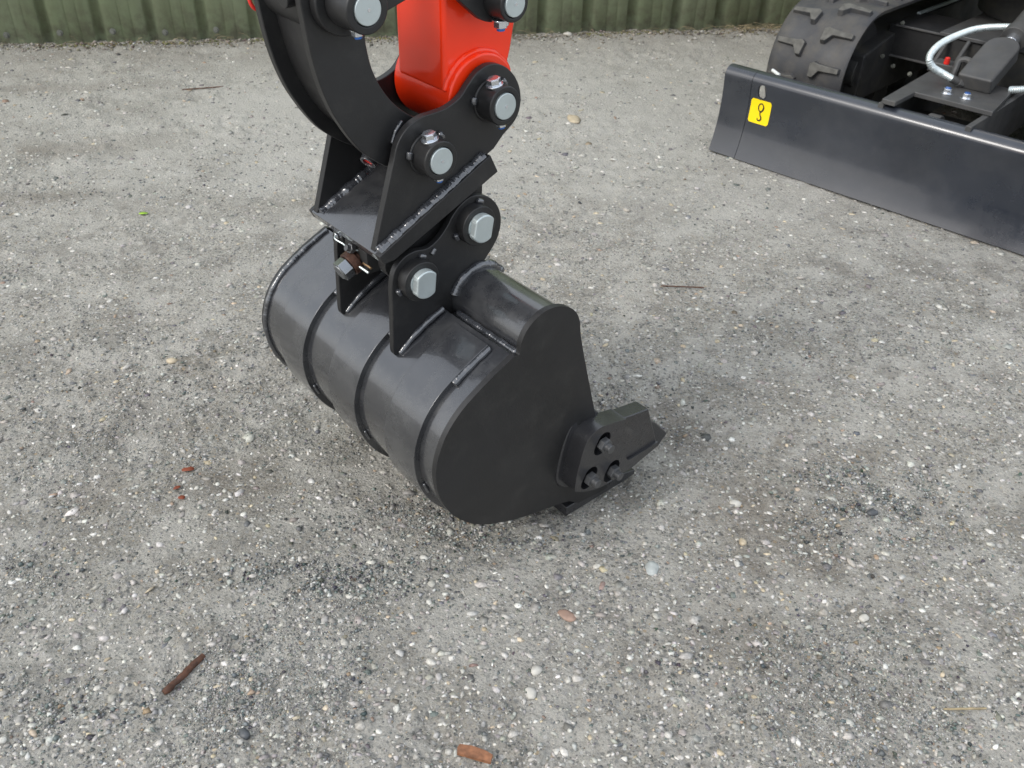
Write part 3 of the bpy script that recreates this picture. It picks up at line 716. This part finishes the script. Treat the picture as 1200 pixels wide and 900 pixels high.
# curved links either side
LK = spline([(-.2935, .745), (-.2925, .715), (-.2895, .688), (-.2855, .665), (-.2795, .642), (-.2705, .618), (-.260, .5985), (-.249, .581), (-.2365, .565), (-.223, .5525), (-.207, .5410), (-.192, .5325), (-.174, .5245), (-.152, .524),
             (-.136, .535), (-.130, .553), (-.136, .572), (-.150, .5825), (-.165, .5905), (-.178, .5995), (-.193, .6135), (-.2055, .6305), (-.2145, .6485), (-.2195, .6655), (-.2225, .690), (-.216, .712), (-.213, .735), (-.222, .76), (-.245, .774), (-.272, .77)], 4)
LP = (-.2505, .7305)
for t0, t1 in ((-.181, -.170), (-.277, -.266)):
    bm = bmesh.new(); prism(bm, LK, t0, t1); finish(bm, 'curved_link', M['black_paint'], ex, FB, bev=.0014, seg=3)
# web between the two curved links
web = [(-.2665, .705), (-.262, .68), (-.255, .65), (-.243, .62), (-.228, .594), (-.208, .572), (-.19, .56)]
web = spline(web, 6, closed=False)
bm = bmesh.new(); prism(bm, web + offset(web, .008)[::-1], -.267, -.180); finish(bm, 'link_web', M['black_paint'], ex, FB)
bm = bmesh.new(); cyl(bm, (HP1[0], .169, HP1[1]), (HP1[0], .280, HP1[1]), .0285, 48); finish(bm, 'link_hub', M['black_paint'], ex, FB, bev=.002)
bm = bmesh.new(); cyl(bm, (LP[0], .180, LP[1]), (LP[0], .268, LP[1]), .0385, 56); hub = finish(bm, 'rod_end', M['black_paint'], ex, FB, bev=.002)
bm = bmesh.new(); cyl(bm, (LP[0] - .035, .198, LP[1] + .004), (LP[0] - .049, .198, LP[1] + .003), .0115, 24); finish(bm, 'grease_boss', M['black_paint'], hub, FB)
# ring and red cap at the foot of the far link
rc = Vector((-.196, .224, .5275)); ra = Vector((-.75, -.25, -.6)).normalized()
bm = bmesh.new(); cyl(bm, rc - ra * .01, rc + ra * .0035, .0105, 24, bore=.007); finish(bm, 'grease_socket', M['weld'], ex, FB, bev=.0006)
bm = bmesh.new(); cyl(bm, rc - ra * .01, rc + ra * .001, .0068, 20); finish(bm, 'grease_cap', M['red_rubber'], ex, FB, bev=.0012)
# near boss of the link
bm = bmesh.new(); cyl(bm, (LP[0], .1705, LP[1]), (LP[0], .158, LP[1]), .0345, 56); finish(bm, 'boss_flange', M['black_paint'], ex, FB, bev=.002)
boss(ex, FB, LP, -.158, -.1175, .0242, .0152, bolt_d=(.10, 0, -1), k=.35)
boss(ex, FB, LP, -.277, -.305, .0242, .0152, cross=False)
weld(ex, FB, [(HP1[0] - .02, .1685, HP1[1] + .038), (HP1[0] - .03, .1675, HP1[1] + .028), (HP1[0] - .036, .1675, HP1[1] + .014)], .0028)
# tipping link over the arm, both sides
RP = (-.0615, .7105)
TL = spline([(-.269, .738), (-.262, .712), (-.243, .704), (-.222, .713), (-.204, .7185), (-.178, .7265), (-.150, .730), (-.124, .721), (-.103, .705), (-.082, .6895), (-.060, .6855), (-.041, .694), (-.035, .712), (-.042, .732), (-.062, .746), (-.10, .757), (-.16, .772), (-.215, .77), (-.252, .762)], 5)
for t0, t1 in ((-.157, -.147), (-.300, -.290)):
    bm = bmesh.new(); prism(bm, TL, t0, t1); finish(bm, 'tipping_link', M['black_paint'], ex, FB, bev=.0013, seg=3)
boss(ex, FB, RP, -.147, -.1165, .0200, .0140, bolt_d=(.05, 0, -1), k=.35)
place('lock_nut', HEXB, ex, FB, (RP[0] - .003, .137, RP[1] - .0195), (.05, 0, -1), .1, 1.0)
bm = bmesh.new(); cyl(bm, (RP[0], .147, RP[1]), (RP[0], .3, RP[1]), .0135, 32); finish(bm, 'arm_pin', M['zinc'], ex, FB)
# bucket cylinder above the frame
bm = bmesh.new(); cyl(bm, (LP[0], .2235, LP[1] + .02), (LP[0] - .03, .2235, LP[1] + .42), .0175, 32); finish(bm, 'piston_rod', M['bright_zinc'], ex, FB)
bm = bmesh.new(); cyl(bm, (LP[0] - .03, .2235, LP[1] + .40), (LP[0] - .06, .2235, LP[1] + .95), .035, 40); finish(bm, 'bucket_cylinder', M['black_paint'], ex, FB)
# red ring hanging at the far link
ring = [(-.2815 + .0085 * math.cos(a), .292 + .002 * math.sin(a), .7135 + .0135 * math.sin(a)) for a in np.linspace(0, 2 * math.pi, 28, endpoint=False)]
bm = bmesh.new(); tube(bm, ring, .0021, 10, closed=True); finish(bm, 'red_ring', M['red_rubber'], ex, FB, bev=0)

# dozer blade
BL = 1.08
FXp = FX
front = spline([(0, .0015), (.0070, .02), (.0148, .045), (.0225, .078), (.026, .11), (.028, .145), (.026, .18), (.0235, .207), (.0275, .2195), (.037, .2275), (.050, .2305), (.064, .2285), (.071, .2215), (.0735, .212)], 4, closed=False)
back = [(.0715, .2125), (.062, .222), (.050, .2245), (.0385, .2215), (.033, .214), (.0325, .2), (.034, .18), (.036, .145), (.034, .11), (.031, .078), (.024, .045), (.0165, .02), (.009, .0015)]
blade = None
hx, hz = .1185, .1875
for i, (x0, x1) in enumerate(((0, .0843), (.0856, BL - .0856), (BL - .0843, BL))):
    pts = front + back
    bm = bmesh.new()
    prism(bm, pts, x0, x1, FX)
    if blade is None:
        bladeF = FM; o = finish(bm, 'dozer_blade', M['blade_paint'], ex, FM, bev=.0006, ang=40); blade = o
    else: finish(bm, 'blade_section', M['blade_paint'], blade, FM, bev=.0005, ang=40)
# the lifting eye cut through the main sheet
def cut_through(o, bm):
    me = bpy.data.meshes.new('cutter'); bmesh.ops.recalc_face_normals(bm, faces=bm.faces); bm.to_mesh(me); bm.free()
    c = bpy.data.objects.new('cutter', me); COL.objects.link(c); c.matrix_world = FM
    bv = o.modifiers['bevel']; o.modifiers.remove(bv)
    m = o.modifiers.new('cut', 'BOOLEAN'); m.object = c; m.solver = 'EXACT'; bpy.context.view_layer.update()
    new = bpy.data.meshes.new_from_object(o.evaluated_get(bpy.context.evaluated_depsgraph_get()))
    o.modifiers.clear(); o.data = new; new.name = o.name; new.set_sharp_from_angle(angle=R(40))
    bpy.data.objects.remove(c); bpy.data.meshes.remove(me)
pill = [(hx + .0125 * math.cos(a), hz + (.006 if math.sin(a) > 0 else -.006) + .0125 * math.sin(a)) for a in np.linspace(0, 2 * math.pi, 32, endpoint=False)]
bm = bmesh.new(); prism(bm, pill, -.05, .075, lambda u, v, w: (u, w, v))
for o_ in [blade] + [c for c in bpy.data.objects if c.parent == blade]:
    if min(v.co.x for v in o_.data.vertices) < hx < max(v.co.x for v in o_.data.vertices): cut_through(o_, bm); break
# rim of the lifting eye
er = [(hx + .0132 * math.cos(a), .0262, hz + (.006 if math.sin(a) > 0 else -.006) + .0132 * math.sin(a)) for a in np.linspace(0, 2 * math.pi, 28, endpoint=False)]
bm = bmesh.new(); tube(bm, er, .0017, 8, closed=True); finish(bm, 'eye_rim', M['blade_paint'], blade, FM, bev=0)
# yellow lifting point sticker, with its hook sign
def on_blade(z):   # front surface of the blade at a height
    for (a, b) in zip(front, front[1:]):
        if a[1] <= z <= b[1]: return a[0] + (b[0] - a[0]) * (z - a[1]) / (b[1] - a[1])
    return .026
bm = bmesh.new()
rows = []
c_ = 4e-3; x0, x1, z0, z1 = .0915, .1525, .1035, .1670
for k in range(13):
    z = z0 + (z1 - z0) * k / 12; ins = c_ * (1 - math.sqrt(max(0, 1 - (1 - min(z - z0, z1 - z, c_) / c_) ** 2)))
    rows.append([bm.verts.new((x, on_blade(z) - .0007, z)) for x in np.linspace(x0 + ins, x1 - ins, 8)])
for a, b in zip(rows, rows[1:]):
    for k in range(7): bm.faces.new((a[k], a[k + 1], b[k + 1], b[k]))
stk = finish(bm, 'lifting_sticker', M['sticker_yellow'], blade, FM, bev=0, ang=60)
def flat_line(pts, wd):
    bm = bmesh.new(); L_ = []
    for i, (x, z, w_) in enumerate(pts):
        a = pts[max(i - 1, 0)]; b = pts[min(i + 1, len(pts) - 1)]; d = Vector((b[0] - a[0], b[1] - a[1])).normalized(); nx, nz = -d.y * w_ / 2, d.x * w_ / 2
        L_.append((bm.verts.new((x + nx, on_blade(z) - .0013, z + nz)), bm.verts.new((x - nx, on_blade(z) - .0013, z - nz))))
    for a, b in zip(L_, L_[1:]): bm.faces.new((a[0], a[1], b[1], b[0]))
    return bm
cx = .1235
loop_ = [(cx + .0075 * math.cos(a), .1475 + .0100 * math.sin(a) - .002 * (1 - abs(math.cos(a))) * (math.sin(a) < 0), .0046 if math.cos(a) > -.3 and math.sin(a) < .3 else .0032) for a in np.linspace(-math.pi / 2, 1.5 * math.pi, 34)]
finish(flat_line(loop_, 0), 'hook_eye', M['print_black'], stk, FM, bev=0)
shank = [(cx, .1375, .0034), (cx, .131, .0032), (cx + .0015, .1265, .0036), (cx + .005, .122, .0044), (cx + .0058, .117, .0046), (cx + .003, .1132, .0044), (cx - .001, .1122, .0038), (cx - .0045, .1145, .0034), (cx - .0058, .1185, .0024)]
finish(flat_line(shank, 0), 'hook_print', M['print_black'], stk, FM, bev=0)
bm = bmesh.new(); cyl(bm, (.060, .17, .203), (.092, .155, .199), .0045, 14); finish(bm, 'blade_pin', M['hosew'], blade, FM)
# wear edge
bm = bmesh.new(); prism(bm, [(.009, .0008), (.0145, .0008), (.028, .05), (.0225, .052)], .002, BL - .002, FX); finish(bm, 'wear_edge', M['dull_black'], blade, FM)

# rubber tracks
TC, TR, RC = (.365, .196), .172, 1.42
def track(x0):
    xw = .225
    def path(r):
        pts = [(TC[0] + r * math.cos(a), TC[1] + r * math.sin(a)) for a in np.linspace(math.pi / 2, 1.5 * math.pi, 29)]
        pts += [(RC + r * math.cos(a), TC[1] + r * math.sin(a)) for a in np.linspace(-math.pi / 2, math.pi / 2, 29)]
        return pts
    # belt: cross-section swept round the stadium
    sec = [(0, -.004), (.006, .0), (.03, .002), (.1, .0035), (.1125, .0022), (.125, .0035), (.195, .002), (.219, 0), (.225, -.004), (.222, -.014), (.198, -.022), (.14, -.024), (.085, -.024), (.027, -.022), (.003, -.014)]
    bm = bmesh.new(); N = 120; rings = []
    base_ = path(TR); pl_ = resample([Vector((p[0], p[1], 0)) for p in base_ + [base_[0]]], .0255)
    if (pl_[-1] - pl_[0]).length < .012: pl_.pop()
    n_ = len(pl_)
    for i, p in enumerate(pl_):
        d = (pl_[(i + 1) % n_] - pl_[i - 1]).normalized(); nx, nz = (-d.y, d.x)
        if (p.x - (TC[0] + RC) / 2) * 0 + (Vector((nx, nz)).dot(Vector((p.x - min(max(p.x, TC[0]), RC), p.y - TC[1])))) < 0: nx, nz = -nx, -nz
        rings.append([bm.verts.new((x0 + a, p.x + nx * h_, p.y + nz * h_)) for a, h_ in sec])
    for i in range(n_):
        a, b = rings[i], rings[(i + 1) % n_]
        for k in range(len(sec)): bm.faces.new((a[k], a[(k + 1) % len(sec)], b[(k + 1) % len(sec)], b[k]))
    tr = finish(bm, 'rubber_track', M['rubber'], ex, FM, bev=0, ang=50)
    # lugs: boot shaped, staggered; one mesh per side
    boot = [(-.004, .008), (-.004, -.008), (.052, -.011), (.066, -.034), (.080, -.034), (.083, .006), (.072, .014), (.056, .010)]
    for sd_ in (0, 1):
        bm = bmesh.new()
        def P_(a, s, h_): return ((.014 + a) if sd_ == 0 else (.225 - .014 - a), s, h_)
        lo = [bm.verts.new(P_(a, s, -.004)) for a, s in boot]; c = np.mean(boot, 0)
        hi = [bm.verts.new(P_(c[0] + (a - c[0]) * .94, c[1] + (s - c[1]) * .84, .0155 if a > -.002 else .011)) for a, s in boot]
        bm.faces.new(lo); bm.faces.new(hi)
        for k in range(len(boot)): bm.faces.new((lo[k], lo[(k + 1) % 8], hi[(k + 1) % 8], hi[k]))
        for f in bm.faces: f.material_index = 0
        bmesh.ops.recalc_face_normals(bm, faces=bm.faces)
        for f in bm.faces:
            if f.normal.z > .7: f.material_index = 1
        me = bpy.data.meshes.new('track_lug'); bm.to_mesh(me); bm.free(); me.materials.append(M['rubber']); me.materials.append(M['lug_rubber'])
        per = 2 * (RC - TC[0]) + 2 * math.pi * TR; nl = 36; q = per / nl
        for k in range(nl):
            s = (k + .5 * sd_ + .12) * q; half = math.pi * TR
            if s < half: th = math.pi / 2 + s / TR; pos = (TC[0] + TR * math.cos(th), TC[1] + TR * math.sin(th)); nrm = (math.cos(th), math.sin(th))
            elif s < half + RC - TC[0]: pos = (TC[0] + s - half, TC[1] - TR); nrm = (0, -1)
            elif s < 2 * half + RC - TC[0]:
                th = -math.pi / 2 + (s - half - RC + TC[0]) / TR; pos = (RC + TR * math.cos(th), TC[1] + TR * math.sin(th)); nrm = (math.cos(th), math.sin(th))
            else: pos = (RC - (s - 2 * half - RC + TC[0]), TC[1] + TR); nrm = (0, 1)
            # lug frame: x along the blade, y along travel, z outwards
            z = Vector((0, nrm[0], nrm[1])); x = Vector((1, 0, 0)); y = z.cross(x)
            m = Matrix((x, y, z)).transposed().to_4x4(); m.translation = Vector((x0, pos[0], pos[1]))
            o = link('track_lug', me, tr, FM @ m)
            b = o.modifiers.new('bevel', 'BEVEL'); b.width = .002; b.segments = 2; b.limit_method = 'ANGLE'
    # wheels and track frame
    for c, nm in (((TC[0], TC[1]), 'idler_wheel'), ((RC, TC[1]), 'drive_sprocket')):
        bm = bmesh.new(); cyl(bm, (x0 + .05, c[0], c[1]), (x0 + .175, c[0], c[1]), .135, 48); cyl(bm, (x0 + .17, c[0], c[1]), (x0 + .20, c[0], c[1]), .05, 24)
        finish(bm, nm, M['dull_black'], ex, FM, bev=.003)
    for k in range(4):
        bm = bmesh.new(); yk = .58 + k * .22; cyl(bm, (x0 + .04, yk, .075), (x0 + .185, yk, .075), .05, 28); finish(bm, 'track_roller', M['dull_black'], ex, FM)
    bm = bmesh.new(); prism(bm, [(.33, .12), (1.38, .12), (1.38, .27), (1.2, .30), (.6, .30), (.33, .25)], x0 + .045, x0 + .215, FX); finish(bm, 'track_frame', M['dull_black'], ex, FM, bev=.006)
track(.028)
track(BL - .018 - .225)

# blade push frame
bm = bmesh.new()
prism(bm, [(.435, .030), (.469, .030), (.469, .138), (.612, .138), (.6595, .138), (.633, .350), (.42, .350)], .238, .250, FZ)
pf = finish(bm, 'push_frame', M['frame_grey'], ex, FM, bev=.002)
for pts, z0, z1 in (([(.427, .034), (.441, .034), (.432, .75), (.418, .75)], .13, .2375), ([(.640, .034), (.654, .034), (.649, .75), (.635, .75)], .13, .2375)):
    bm = bmesh.new(); prism(bm, pts, z0, z1, FZ); finish(bm, 'push_arm', M['frame_grey'], pf, FM)
bm = bmesh.new(); prism(bm, [(.05, .03), (.05, .21), (.34, .15), (.34, .03)], .443, .63, FX); finish(bm, 'frame_box', M['dull_black'], pf, FM)
bm = bmesh.new(); cyl(bm, (.49, .115, .185), (.60, .115, .185), .026, 32); cyl(bm, (.53, .105, .185), (.56, .105, .185), .036, 32); finish(bm, 'pivot_lug', M['frame_grey'], pf, FM, bev=.002)
for p in ((.527, .19, .25), (.575, .189, .25)): place('flange_bolt', FLG, pf, FM, p, (0, 0, 1), .2, 1.05)
# small loom clips in the slot
for p in ((.505, .10, .205), (.62, .115, .20), (.636, .12, .19)): place('slot_bolt', HEX, pf, FM, p, (0, -1, .3), .3, .6)
# blade cylinder and its guard
c0, c1 = Vector((.562, .285, .270)), Vector((.562, .505, .356))
dv = (c1 - c0).normalized(); up3 = Vector((1, 0, 0)).cross(dv).normalized()
if up3.z < 0: up3 = -up3
def GU(u, v, w_): p = c0 + dv * v + Vector((1, 0, 0)) * u + up3 * w_; return tuple(p)
gp = [(-.042, -.03), (.042, -.03), (.042, .105)] + [(.042 * math.cos(R(a)), .11 + .042 * math.sin(R(a))) for a in range(0, 181, 12)]
bm = bmesh.new(); prism(bm, gp, -.012, .028, GU); gd = finish(bm, 'rod_guard', M['frame_grey'], ex, FM, bev=.006, seg=3)
bm = bmesh.new(); cyl(bm, c0 + dv * .10, c1 + dv * .03, .014, 28); finish(bm, 'piston_rod', M['bright_zinc'], ex, FM)
bm = bmesh.new(); cyl(bm, c0 + dv * .19, c1 + dv * .35, .029, 36); cyl(bm, c0 + dv * .185, c0 + dv * .215, .033, 36); bc = finish(bm, 'blade_cylinder', M['frame_grey'], ex, FM, bev=.002)
bm = bmesh.new(); cyl(bm, c0 + dv * .165, c0 + dv * .186, .018, 24); finish(bm, 'gland_nut', M['bright_zinc'], bc, FM)
# bracket loop beside the guard
bk_ = smooth3([(.492, .30, .25), (.492, .31, .275), (.49, .325, .292), (.506, .33, .298), (.524, .325, .29), (.528, .31, .27)], 6)
bm = bmesh.new(); tube(bm, bk_, .0085, 10); finish(bm, 'hose_bracket', M['frame_grey'], ex, FM)
# spring guarded hoses
def hose(pts, r, nm, pitch=.0046):
    p = resample(smooth3(pts, 10), pitch / 4); bm = bmesh.new(); tube(bm, p, r, 14, lambda i, N: 1 + .13 * math.sin(i * math.pi / 2))
    return finish(bm, nm, M['hose'], ex, FM, bev=0, ang=80)
mat('hose', (.62, .68, .68), .3, metal=.55, nscale=60, cvar=.08)
hose([(.555, .515, .352), (.525, .50, .354), (.475, .435, .350), (.456, .33, .344), (.456, .235, .338), (.463, .185, .322), (.474, .195, .300), (.492, .222, .284), (.512, .240, .272)], .0078, 'spring_hose')
hose([(.628, .33, .252), (.66, .33, .262), (.72, .37, .28), (.78, .45, .29)], .0085, 'spring_hose')
bm = bmesh.new(); cyl(bm, (.512, .240, .272), (.524, .254, .264), .0095, 16); cyl(bm, (.524, .254, .264), (.533, .264, .259), .0125, 6); finish(bm, 'hose_fitting', M['frame_grey'], ex, FM)
bm = bmesh.new(); cyl(bm, (.545, .515, .362), (.560, .520, .352), .012, 16); finish(bm, 'hose_fitting', M['bright_zinc'], ex, FM)
# centre body of the undercarriage with cross beams
bm = bmesh.new(); box(bm, (.545, .80, .215), (.34, .60, .17)); cb = finish(bm, 'centre_frame', M['dull_black'], ex, FM, bev=.006)
bm = bmesh.new(); box(bm, (.545, .80, .3065), (.36, .62, .010)); finish(bm, 'frame_top_plate', M['frame_grey'], cb, FM, bev=.002)
bm = bmesh.new(); box(bm, (.30, .60, .262), (.16, .20, .085)); finish(bm, 'cross_beam', M['black_paint'], cb, FM, bev=.004)
bm = bmesh.new(); box(bm, (.79, .60, .262), (.16, .20, .085)); finish(bm, 'cross_beam', M['black_paint'], cb, FM, bev=.004)
for zz in (.3035, .2215):
    bm = bmesh.new(); box(bm, (.305, .4965, zz), (.13, .007, .005)); finish(bm, 'beam_edge', M['frame_grey'], cb, FM, bev=.001)
for a, b in (((.388, .425, .225), (.394, .492, .300)), ((.441, .425, .225), (.447, .492, .300))):
    bm = bmesh.new(); tube(bm, [a, ((a[0] + b[0]) / 2, (a[1] + b[1]) / 2, (a[2] + b[2]) / 2), b], .006, 10); finish(bm, 'brace_rod', M['frame_grey'], cb, FM, bev=0)
bm = bmesh.new(); box(bm, (.452, .355, .262), (.06, .05, .028)); rb = finish(bm, 'grease_block', M['frame_grey'], ex, FM, bev=.004)
bm = bmesh.new(); cyl(bm, (.4565, .338, .276), (.4565, .336, .292), .0075, 16, r2=.006); finish(bm, 'grease_cap', M['red_rubber'], rb, FM, bev=.001)
bm = bmesh.new(); tube(bm, [(.232, .66, .305), (.234, .76, .306), (.236, .95, .306)], .006, 8); finish(bm, 'guard_rail', M['zinc'], ex, FM, bev=0)
for p in ((.27, .475, .20), (.255, .42, .235), (.335, .44, .20), (.255, .50, .31)): place('frame_bolt', HEXG, ex, FM, p, (-.2, -1, .3), random.random(), .6)
# slewing ring and upper body
bm = bmesh.new(); cyl(bm, (.545, .95, .311), (.545, .95, .40), .24, 64); finish(bm, 'slewing_ring', M['dull_black'], ex, FM, bev=.004)
bm = bmesh.new(); prism(bm, [(.10, .60), (.98, .60), (.98, 1.75), (.75, 1.95), (.33, 1.95), (.10, 1.75)], .405, .47, FZ); finish(bm, 'house_floor', M['dull_black'], ex, FM, bev=.01)
bm = bmesh.new(); prism(bm, [(.47, .56), (.98, .56), (.98, 1.75), (.75, 1.95), (.33, 1.95), (.10, 1.75), (.10, 1.1), (.47, 1.0)], .472, 1.15, FZ); finish(bm, 'house_panel', M['blade_paint'], ex, FM, bev=.02, seg=4)

# =================================================================== small things lying about
def lumps(bm, c, r, rot, seed, sub=2, jit=.16):
    bmesh.ops.create_icosphere(bm, subdivisions=sub, radius=1); q = random.Random(seed)
    for v in bm.verts: v.co *= 1 + q.uniform(-jit, jit)
    m = Matrix.Rotation(rot, 4, 'Z') @ Matrix.Diagonal((r[0], r[1], r[2], 1))
    bmesh.ops.transform(bm, matrix=m, verts=bm.verts)
def gz(x, y): return float(height(np.array([x]), np.array([y]))[0])
def small(name, label, cat, bm, m, x, y, dz=0, group=None, ang=60):
    o = finish(bm, name, m, None, Matrix.Translation((x, y, gz(x, y) + dz)), bev=0, ang=ang); return tag(o, label, cat, group)
def stick(p, q, r, seed, z=.004, n=12):
    rr = random.Random(seed); d = Vector((q[0] - p[0], q[1] - p[1], 0)); bm = bmesh.new()
    pts = [d * (k / n - .5) + Vector((rr.uniform(-1, 1), rr.uniform(-1, 1), rr.uniform(-.5, .5))) * r * .16 for k in range(n + 1)]
    tube(bm, pts, r, 9, lambda i, N: (1 + rr.uniform(-.12, .12)) * (.8 if i in (0, N - 1) else 1)); return bm, (p[0] + q[0]) / 2, (p[1] + q[1]) / 2
b_, x, y = stick((-.398, .664), (-.366, .72), .0042, 1); small('stick', 'short thick dark brown stick lying alone at lower left of the tarmac', 'stick', b_, M['wood'], x, y, .0045)
b_, x, y = stick((.551, .657), (.604, .659), .0014, 2); small('twig', 'thin pale brown twig on the grit near the lower right corner', 'twig', b_, M['straw'], x, y, .004)
b_, x, y = stick((.342, 1.679), (.433, 1.675), .0014, 3); small('twig', 'long thin dark twig lying between the bucket and the dozer blade', 'twig', b_, M['wood'], x, y, .005)
b_, x, y = stick((-1.02, 2.86), (-.9, 2.90), .002, 4); small('twig', 'thin dark twig on the tarmac near the wall, left of the links', 'twig', b_, M['wood'], x, y, .005)
bm = bmesh.new(); prism(bm, [(-.021, .004), (-.019, .0085), (-.004, .0085), (.012, .005), (.021, .001), (.020, -.0085), (.008, -.007), (-.012, -.004), (-.020, -.003)], -.0015, .0035, FZ)
bmesh.ops.rotate(bm, cent=(0, 0, 0), matrix=Matrix.Rotation(R(-8), 3, 'Z'), verts=bm.verts)
small('wood_chip', 'flat orange brown wood chip at the bottom edge, below the bucket', 'wood chip', bm, M['orange_wood'], -.019, .591, .004, ang=30)
def flake(c, a, b, rot, seed, m, name, label, cat, cup=.25, group=None):
    q = random.Random(seed); bm = bmesh.new(); N = 12; ce = bm.verts.new((0, 0, .0005)); rg = []
    for k in range(N):
        t = 2 * math.pi * k / N; rr = q.uniform(.75, 1.1); X_, Y_ = a * rr * math.cos(t), b * rr * math.sin(t)
        rg.append(bm.verts.new((X_ * math.cos(rot) - Y_ * math.sin(rot), X_ * math.sin(rot) + Y_ * math.cos(rot), cup * b * abs(math.sin(t)) + q.uniform(0, .001))))
    for k in range(N): bm.faces.new((ce, rg[k], rg[(k + 1) % N]))
    o = small(name, label, cat, bm, m, c[0], c[1], .003, group); s = o.modifiers.new('thick', 'SOLIDIFY'); s.thickness = .0006
flake((-.486, 1.069), .010, .005, .3, 5, M['leaf_red'], 'leaf_scrap', 'largest red brown leaf scrap left of the bucket, topmost of its little row', 'leaf')
flake((-.492, 1.03), .006, .0035, .8, 6, M['leaf_red'], 'leaf_scrap', 'small red brown leaf scrap, middle one of the row left of the bucket', 'leaf')
flake((-.479, 1.009), .006, .0045, 0, 7, M['leaf_red'], 'leaf_scrap', 'small dark red leaf scrap, lowest of the row left of the bucket', 'leaf')
flake((-.851, 1.973), .013, .006, .2, 8, M['leaf_green'], 'leaf', 'tiny bright green leaf on the tarmac at upper left', 'leaf')
# single stones that stand out: (x, y, size, material, label)
PB = [((-.60, 1.365), (.0105, .008, .005), 'pebble_tan', 'light tan pebble on the tarmac beside the far rim of the bucket'),
      ((.223, .883), (.014, .010, .0032), 'pebble_pale', 'flat pale grey stone on the tarmac below the side cutter'),
      ((.098, .795), (.013, .008, .003), 'pebble_rust', 'flat dull brown stone set in the tarmac below the side cutter'),
      ((.055, .708), (.0085, .0065, .004), 'pebble_white', 'cream pebble in the tarmac between the wood chip and the bucket'),
      ((.047, .676), (.010, .007, .004), 'pebble_white', 'rough white stone just above and right of the wood chip'),
      ((.575, 1.0), (.009, .007, .005), 'pebble_dark', 'black pebble in the grit patch at the right edge'),
      ((.365, .94), (.0075, .006, .004), 'pebble_tan', 'yellowish pebble in open tarmac right of the tooth'),
      ((.37, 1.02), (.010, .007, .004), 'pebble_white', 'bright white pebble among stones right of the side cutter'),
      ((-.075, .735), (.0055, .0045, .004), 'pebble_white', 'small clean white pebble below the heel of the bucket'),
      ((-.29, .614), (.009, .006, .005), 'pebble_dark', 'grey blue pebble near the bottom edge, right of the brown stick'),
      ((.50, .80), (.0085, .006, .004), 'pebble_white', 'cream oval pebble at lower right above the thin pale twig'),
      ((.21, 2.67), (.035, .02, .008), 'pebble_tan', 'large pale flat stone in the tarmac near the hitch, towards the wall'),
      ((.24, 3.60), (.018, .012, .012), 'pebble_white', 'round white stone lying at the foot of the wall')]
for i, (p, r, m, lb) in enumerate(PB):
    bm = bmesh.new(); lumps(bm, None, r, i * 1.3, 50 + i); small('pebble', lb, 'pebble', bm, M[m], p[0], p[1], r[2] * .25, ang=80)
